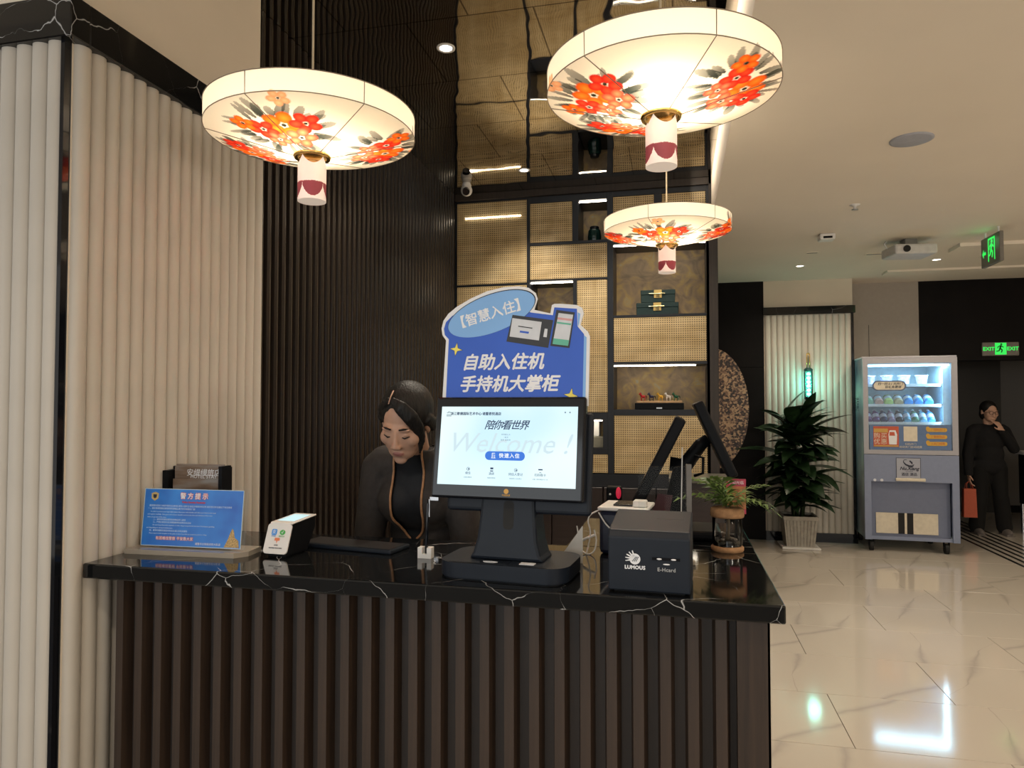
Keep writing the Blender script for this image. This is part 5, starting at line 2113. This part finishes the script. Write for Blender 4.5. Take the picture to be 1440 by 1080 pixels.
# dark console at the right edge of the view
cs = thing('console_table', 'black console with white top cut by the right picture edge', 'console', (3.94, 9.25, 0))
b = MB()
b.rbox(-0.04, 0.9, -0.22, 0.25, 0.93, 0.97, 0.004, 1)
b.build('console_top', white_plastic, cs)
b = MB()
b.box(0.0, 0.86, -0.18, 0.22, 0.35, 0.93)
b.build('console_body', black_plastic, cs)
for x in (0.02, 0.82):
    b = MB()
    b.cyl((x, -0.15, 0), (x, -0.15, 0.35), 0.02, n=12)
    b.cyl((x, 0.19, 0), (x, 0.19, 0.35), 0.02, n=12)
    b.build('leg', steel, cs)

# ================================================================ PEOPLE
def capsule(mb, p0, p1, r0, r1):
    p0, p1 = Vector(p0), Vector(p1)
    mb.cyl(p0, p1, r0, r1, 18, caps=True)
    mb.ball(p0, r0, 16, 10)
    mb.ball(p1, r1, 16, 10)


def blob(mb, voxel, smooth=4, fac=0.5):
    """fuse overlapping closed volumes into one continuous skin"""
    o = bpy.data.objects.new('blob', mb.mesh('blob'))
    COL.objects.link(o)
    m = o.modifiers.new('r', 'REMESH')
    m.mode = 'VOXEL'
    m.voxel_size = voxel
    m.use_smooth_shade = True
    s_ = o.modifiers.new('s', 'SMOOTH')
    s_.factor = fac
    s_.iterations = smooth
    dg = bpy.context.evaluated_depsgraph_get()
    me = bpy.data.meshes.new_from_object(o.evaluated_get(dg))
    bpy.data.objects.remove(o)
    me.materials.clear()
    return me


def hand(mb, wrist, fwd, pal, thumb, s_=1.0, curl=0.5):
    """palm and five tapering bent fingers; fwd: finger direction, pal: palm-facing normal, thumb: side direction"""
    w, f, p, t_ = Vector(wrist), Vector(fwd).normalized(), Vector(pal).normalized(), Vector(thumb).normalized()
    M = Matrix((t_, f, p)).transposed().to_4x4()
    M.translation = w
    mb.ball((0, 0.045 * s_, 0), (0.036 * s_, 0.050 * s_, 0.014 * s_), 14, 10, M=M)
    for k, (off, L) in enumerate(((0.027, 0.066), (0.009, 0.074), (-0.009, 0.069), (-0.026, 0.054))):
        a = w + t_ * off * s_ + f * 0.085 * s_
        d1 = (f + p * curl * 0.5).normalized()
        b1 = a + d1 * L * 0.5 * s_
        d2 = (f + p * curl * 1.6).normalized()
        b2 = b1 + d2 * L * 0.5 * s_
        capsule(mb, a, b1, 0.0090 * s_, 0.0082 * s_)
        capsule(mb, b1, b2, 0.0082 * s_, 0.0068 * s_)
    a = w + t_ * 0.026 * s_ + f * 0.025 * s_
    b1 = a + (t_ * 0.8 + f * 0.7 + p * 0.3).normalized() * 0.034 * s_
    capsule(mb, a, b1, 0.0115 * s_, 0.0095 * s_)
    capsule(mb, b1, b1 + (t_ * 0.25 + f + p * 0.4).normalized() * 0.028 * s_, 0.0095 * s_, 0.0078 * s_)


def head_parts(mb, M):
    B = lambda c, r: mb.ball(c, r, 22, 16, M=M)
    B((0, 0.020, 0.030), (0.075, 0.095, 0.088))
    B((0, -0.028, -0.022), (0.069, 0.064, 0.085))
    B((0, -0.040, -0.068), (0.051, 0.047, 0.042))
    B((0, -0.070, -0.099), (0.022, 0.016, 0.016))
    for s_ in (-1, 1):
        B((s_ * 0.040, -0.057, -0.022), (0.028, 0.026, 0.028))
        B((s_ * 0.030, -0.074, 0.003), (0.0155, 0.0125, 0.0095))
        B((s_ * 0.028, -0.078, 0.022), (0.024, 0.010, 0.007))
        B((s_ * 0.0105, -0.099, -0.037), (0.0085, 0.010, 0.0075))
        B((s_ * 0.077, 0.012, -0.004), (0.009, 0.019, 0.031))
    for i in range(6):
        q = i / 5
        B((0, -0.084 - 0.019 * q, 0.010 - 0.043 * q), (0.0070 + 0.0045 * q, 0.011, 0.010))
    B((0, -0.086, -0.0630), (0.0205, 0.0080, 0.0050))
    B((0, -0.085, -0.0720), (0.0175, 0.0085, 0.0058))


def strip(mb, pts, r, M, n=8, flat=1.0, nrm=None):
    mb.tube([M @ Vector(p) for p in pts], r, n, flat=flat, nrm=None if nrm is None else M.to_3x3() @ Vector(nrm))


skin = pmat('skin', (0.52, 0.31, 0.22), 0.5, nscale=12, noise=0.04)
lip = pmat('lip', (0.40, 0.17, 0.14), 0.5)
hair_m = NT('black_hair')
v = hair_m.coord((60, 60, 6))
nz = hair_m.new('ShaderNodeTexNoise', i_Scale=3.0, i_Detail=3.0)
hair_m.link(v, nz.inputs['Vector'])
hair_m.link(hair_m.ramp(nz.outputs['Fac'], [(0.3, (0.004, 0.004, 0.004)), (0.7, (0.016, 0.014, 0.013))]), hair_m.b.inputs['Base Color'])
hair_m.b.inputs['Roughness'].default_value = 0.5
hair_m.b.inputs['Specular IOR Level'].default_value = 0.3
hair_m.bump(nz.outputs['Fac'], 0.5, 0.004)
hair_m = hair_m.mat
suit = pmat('charcoal_suit', (0.034, 0.029, 0.027), 0.75, nscale=60, noise=0.15, bump=0.1)
shirt = pmat('black_top', (0.008, 0.009, 0.012), 0.7, nscale=50, noise=0.15)
piping = pmat('tan_piping', (0.42, 0.22, 0.11), 0.6, nscale=80, noise=0.2)

# ---------------------------------------------------------------- receptionist
wm = thing('person', 'person in dark jacket with tan piping looking down behind the desk', 'person', (-0.905, 2.60, 0))


def wobj(name, me, mats, par=wm):
    o = obj(name, me, mats, par)
    if par is wm:
        o.location = (0.905, -2.60, 0)
    return o


HM = Matrix.Translation((-0.893, 2.245, 1.438)) @ Euler((R(27), R(4), R(1)), 'XYZ').to_matrix().to_4x4()


def torso(mb, e, arms=True, legs=False):
    cx = -0.918
    mb.ball((cx, 2.455, 1.19), (0.148 + e, 0.092 + e, 0.140 + e), 24, 16)
    for s_ in (-1, 1):
        mb.ball((cx + s_ * 0.055, 2.405, 1.160), (0.066 + e, 0.052 + e, 0.070 + e), 16, 12)
    mb.ball((cx, 2.520, 1.03), (0.118 + e, 0.088 + e, 0.145 + e), 24, 16)
    mb.ball((cx, 2.575, 0.90), (0.150 + e, 0.100 + e, 0.125 + e), 24, 16)
    capsule(mb, (cx - 0.125, 2.435, 1.285), (cx + 0.125, 2.435, 1.290), 0.050 + e, 0.050 + e)
    capsule(mb, (cx, 2.44, 1.27), (cx + 0.004, 2.385, 1.335), 0.075 + e, 0.050 + e)
    if arms:
        for s_ in (-1, 1):
            sh_, el, wr = (cx + s_ * 0.152, 2.435, 1.268), (cx + s_ * 0.190, 2.43, 1.00), (cx + s_ * 0.125, 2.285, 0.79)
            capsule(mb, sh_, el, 0.046 + e, 0.038 + e)
            capsule(mb, el, wr, 0.038 + e, 0.026 + e)
    if legs:
        for s_ in (-1, 1):
            capsule(mb, (cx + s_ * 0.080, 2.59, 0.86), (cx + s_ * 0.080, 2.585, 0.48), 0.082 + e, 0.055 + e)
            capsule(mb, (cx + s_ * 0.080, 2.585, 0.48), (cx + s_ * 0.085, 2.62, 0.09), 0.053 + e, 0.036 + e)


b = MB()
torso(b, 0.0, True, True)
head_parts(b, HM)
capsule(b, (-0.914, 2.405, 1.325), tuple(HM @ Vector((0, 0.045, -0.045))), 0.052, 0.050)
for s_ in (-1, 1):
    hand(b, (-0.918 + s_ * 0.125, 2.285, 0.79), (-s_ * 0.25, -0.85, -0.25), (0, 0.2, -1), (-s_, -0.2, 0), 1.0, 0.35)
    b.ball((-0.918 + s_ * 0.088, 2.57, 0.045), (0.042, 0.105, 0.042), 16, 10)
me = blob(b, 0.0042, 3, 0.5)
HI = HM.inverted()
mi = []
for p in me.polygons:
    q = HI @ p.center
    is_lip = q.y < -0.070 and ((q.x / 0.0205) ** 2 + ((q.z + 0.0675) / 0.0085) ** 2) < 1
    mi.append(1 if is_lip else 0)
me.materials.append(skin)
me.materials.append(lip)
me.polygons.foreach_set('material_index', mi)
me.update()
wobj('body', me, None)

b = MB()
torso(b, 0.008, False)
me = blob(b, 0.008, 4)
wobj('top', me, shirt)

b = MB()
torso(b, 0.019, True)
me = blob(b, 0.0065, 4)
bvh = BVHTree.FromPolygons([v.co for v in me.vertices], [list(p.vertices) for p in me.polygons])
CXJ = -0.925


def opening(z):
    """half width of the jacket opening at height z"""
    if z > 1.10:
        return 0.058 + 0.03 * max(0, z - 1.33)
    if z > 1.02:
        q = (z - 1.02) / 0.08
        return 0.010 + 0.048 * q ** 0.6
    return 0.010 + 0.05 * min(1, (1.02 - z) / 0.15)


bm = bmesh.new()
bm.from_mesh(me)
kill = [f for f in bm.faces if (abs(f.calc_center_median().x - CXJ) < opening(f.calc_center_median().z) and f.calc_center_median().y < 2.47)
        or (f.calc_center_median() - Vector((-0.912, 2.385, 1.385))).length < 0.078
        or f.calc_center_median().z < 0.82 and abs(f.calc_center_median().x + 0.918) > 0.105 and f.calc_center_median().y < 2.315]
bmesh.ops.delete(bm, geom=kill, context='FACES')
bm.to_mesh(me)
bm.free()
jk = wobj('jacket', me, suit)
so = jk.modifiers.new('thick', 'SOLIDIFY')
so.thickness = 0.004
so.offset = -1
for s_ in (-1, 1):
    pts = []
    for z in np.linspace(1.372, 0.90, 40):
        x = CXJ + s_ * opening(z)
        hit = bvh.ray_cast(Vector((x, 1.8, z)), Vector((0, 1, 0)))
        if hit[0] is not None:
            pts.append(hit[0] + Vector((0, -0.003, 0)))
    b = MB()
    b.tube(pts, 0.0042, 8)
    wobj('piping', b.mesh('piping'), piping, jk).location = (0, 0, 0)

# hair: swept cap, side locks, bun
b = MB()
b.ball((0, 0.036, 0.040), (0.089, 0.101, 0.096), 26, 18, M=HM)
strip(b, [(-0.020, -0.046, 0.112), (0.018, -0.064, 0.096), (0.050, -0.064, 0.060), (0.068, -0.052, 0.014), (0.072, -0.046, -0.032), (0.064, -0.056, -0.080)], [0.012, 0.024, 0.027, 0.022, 0.014, 0.005], HM, 12, 0.42, (0.45, -1, 0.3))
strip(b, [(-0.024, -0.044, 0.112), (-0.050, -0.036, 0.094), (-0.074, -0.018, 0.056), (-0.083, 0.004, 0.012), (-0.080, 0.016, -0.04)], [0.010, 0.014, 0.016, 0.014, 0.006], HM, 12, 0.42, (-0.6, -1, 0.3))
strip(b, [(0.074, 0.0, 0.03), (0.078, 0.035, -0.01), (0.055, 0.080, -0.040)], [0.022, 0.028, 0.028], HM, 10)
strip(b, [(-0.074, 0.0, 0.03), (-0.078, 0.035, -0.01), (-0.055, 0.080, -0.040)], [0.022, 0.028, 0.028], HM, 10)
b.ball((0.0, 0.125, -0.005), (0.046, 0.036, 0.044), 18, 12, M=HM)
me = blob(b, 0.0042, 3)
hr = wobj('hair', me, hair_m)
b = MB()
strip(b, [(-0.024, -0.060, 0.1040), (-0.024, -0.036, 0.1190), (-0.024, -0.008, 0.1265)], 0.0022, HM, 6)
wobj('hair_parting', b.mesh('hair_parting'), skin, hr).location = (0, 0, 0)
for s_ in (-1, 1):
    b = MB()
    strip(b, [(s_ * 0.014, -0.0895, 0.0245), (s_ * 0.030, -0.0885, 0.0285), (s_ * 0.048, -0.0745, 0.0235)], [0.0026, 0.0036, 0.0014], HM)
    wobj('eyebrow', b.mesh('eyebrow'), hair_m)
    b = MB()
    strip(b, [(s_ * 0.0165, -0.0845, -0.0035), (s_ * 0.030, -0.0872, -0.0062), (s_ * 0.0445, -0.0785, -0.0025)], [0.0014, 0.0027, 0.0016], HM)
    wobj('eyelashes', b.mesh('eyelashes'), hair_m)
b = MB()
strip(b, [(-0.018, -0.0880, -0.0672), (0, -0.0942, -0.0680), (0.018, -0.0880, -0.0672)], 0.0009, HM, 6)
wobj('mouth_line', b.mesh('mouth_line'), pmat('mouth_dark', (0.12, 0.03, 0.03), 0.6))
b = MB()
b.rbox(-0.838, -0.805, 2.338, 2.342, 1.168, 1.182, 0.001, 1)
wobj('name_badge', b.mesh('name_badge'), steel, jk).location = (0, 0, 0)

# ---------------------------------------------------------------- visitor at the back
vs_ = thing('person', 'person in black clothes with glasses standing by the passage, hand at chin', 'person', (3.56, 9.30, 0))


def vobj(name, me, mats, par=vs_):
    o = obj(name, me, mats, par)
    if par is vs_:
        o.location = (-3.56, -9.30, 0)
    return o


VM = Matrix.Translation((3.562, 9.255, 1.425)) @ Euler((R(8), 0, R(8)), 'XYZ').to_matrix().to_4x4()


def vtorso(mb, e):
    cx, y = 3.565, 9.30
    mb.ball((cx, y, 1.12), (0.165 + e, 0.105 + e, 0.155 + e), 22, 16)
    mb.ball((cx, y, 0.93), (0.140 + e, 0.100 + e, 0.15 + e), 22, 16)
    mb.ball((cx, y, 0.80), (0.160 + e, 0.110 + e, 0.11 + e), 22, 16)
    capsule(mb, (cx - 0.135, y, 1.215), (cx + 0.135, y, 1.215), 0.052 + e, 0.052 + e)
    for p0, p1, p2 in (((cx - 0.165, y, 1.20), (cx - 0.225, y - 0.01, 0.93), (cx - 0.235, y - 0.06, 0.70)), ((cx + 0.165, y, 1.20), (cx + 0.235, y - 0.06, 1.00), (cx + 0.085, y - 0.15, 1.205))):
        capsule(mb, p0, p1, 0.048 + e, 0.040 + e)
        capsule(mb, p1, p2, 0.040 + e, 0.028 + e)


def vlegs(mb, e, flare=0.0):
    for s_, fx in ((-1, 3.425), (1, 3.715)):
        capsule(mb, (3.565 + s_ * 0.085, 9.30, 0.76), (3.565 + s_ * 0.110, 9.285, 0.42), 0.088 + e, 0.060 + e)
        capsule(mb, (3.565 + s_ * 0.110, 9.285, 0.42), (fx, 9.31, 0.085), 0.056 + e + flare * 0.4, 0.038 + e + flare)


b = MB()
vtorso(b, 0)
vlegs(b, 0)
head_parts(b, VM)
capsule(b, (3.565, 9.30, 1.23), tuple(VM @ Vector((0, 0.035, -0.05))), 0.052, 0.048)
hand(b, (3.33, 9.24, 0.70), (0.0, -0.15, -1), (0.9, -0.3, 0), (0, -1, 0), 1.0, 0.9)
hand(b, (3.65, 9.15, 1.205), (-0.45, -0.1, 0.85), (-0.5, 0.8, -0.2), (-0.8, -0.4, -0.2), 0.95, 0.7)
me = blob(b, 0.0062, 3)
vobj('body', me, skin)
dark_cloth = pmat('dark_cloth', (0.005, 0.005, 0.006), 0.9, noise=0.15)
b = MB()
vtorso(b, 0.018)
me = blob(b, 0.010, 4)
bm = bmesh.new()
bm.from_mesh(me)
kill = [f for f in bm.faces if (f.calc_center_median() - Vector((3.65, 9.15, 1.225))).length < 0.045 or (f.calc_center_median() - Vector((3.33, 9.24, 0.67))).length < 0.045]
bmesh.ops.delete(bm, geom=kill, context='FACES')
bm.to_mesh(me)
bm.free()
vobj('jacket', me, dark_cloth)
b = MB()
b.ball((3.565, 9.30, 0.80), (0.168, 0.118, 0.11), 20, 14)
vlegs(b, 0.014, 0.030)
vobj('trousers', blob(b, 0.010, 4), pmat('black_trousers', (0.003, 0.003, 0.003), 0.9))
b = MB()
b.box(3.50, 3.60, 9.163, 9.167, 0.86, 1.16)
b = MB()
b.ball((0, 0.030, 0.036), (0.086, 0.100, 0.094), 20, 14, M=VM)
b.ball((0, 0.055, -0.03), (0.080, 0.060, 0.085), 20, 14, M=VM)
vobj('hair', blob(b, 0.007, 3), hair_m)
b = MB()
for s_ in (-1, 1):
    b.tube([VM @ Vector((s_ * 0.031 + 0.023 * math.cos(2 * PI * i / 16), -0.100, 0.002 + 0.019 * math.sin(2 * PI * i / 16))) for i in range(17)], 0.0022, 6)
    b.tube([VM @ Vector(q) for q in ((s_ * 0.054, -0.100, 0.006), (s_ * 0.074, -0.05, 0.006), (s_ * 0.080, 0.0, 0.004))], 0.0018, 6)
b.tube([VM @ Vector(q) for q in ((-0.009, -0.100, 0.004), (0, -0.104, 0.006), (0.009, -0.100, 0.004))], 0.002, 6)
vobj('glasses', b.mesh('glasses'), black_plastic)
for fx in (3.425, 3.715):
    b = MB()
    b.ball((fx, 9.245, 0.036), (0.045, 0.120, 0.040), 18, 12)
    b.box(fx - 0.043, fx + 0.043, 9.14, 9.355, 0.0, 0.014)
    vobj('shoe', blob(b, 0.006, 3), pmat('shoe_grey', (0.16, 0.14, 0.13), 0.6) if 'shoe_grey' not in MATS else MATS['shoe_grey'])

bag = thing('shopping_bag', 'orange paper bag hanging from the hand of the person in black', 'bag', (3.315, 9.20, 0.205))
b = MB()
b.add([(-0.070, -0.035, 0), (0.070, -0.035, 0), (0.070, 0.035, 0), (-0.070, 0.035, 0), (-0.062, -0.030, 0.33), (0.062, -0.030, 0.33), (0.062, 0.030, 0.33), (-0.062, 0.030, 0.33)],
      [(3, 2, 1, 0), (0, 1, 5, 4), (1, 2, 6, 5), (2, 3, 7, 6), (3, 0, 4, 7), (4, 5, 6, 7)])
b.build('bag_body', pmat('bag_orange', (0.50, 0.10, 0.05), 0.6), bag)
for y in (-0.03, 0.03):
    b = MB()
    b.tube([(-0.035, y, 0.325), (-0.025, y * 0.6 + 0.01, 0.385), (0.0, 0.012, 0.410), (0.025, y * 0.6 + 0.01, 0.385), (0.035, y, 0.325)], 0.003, 6)
    b.build('bag_handle', MATS['bag_orange'], bag)
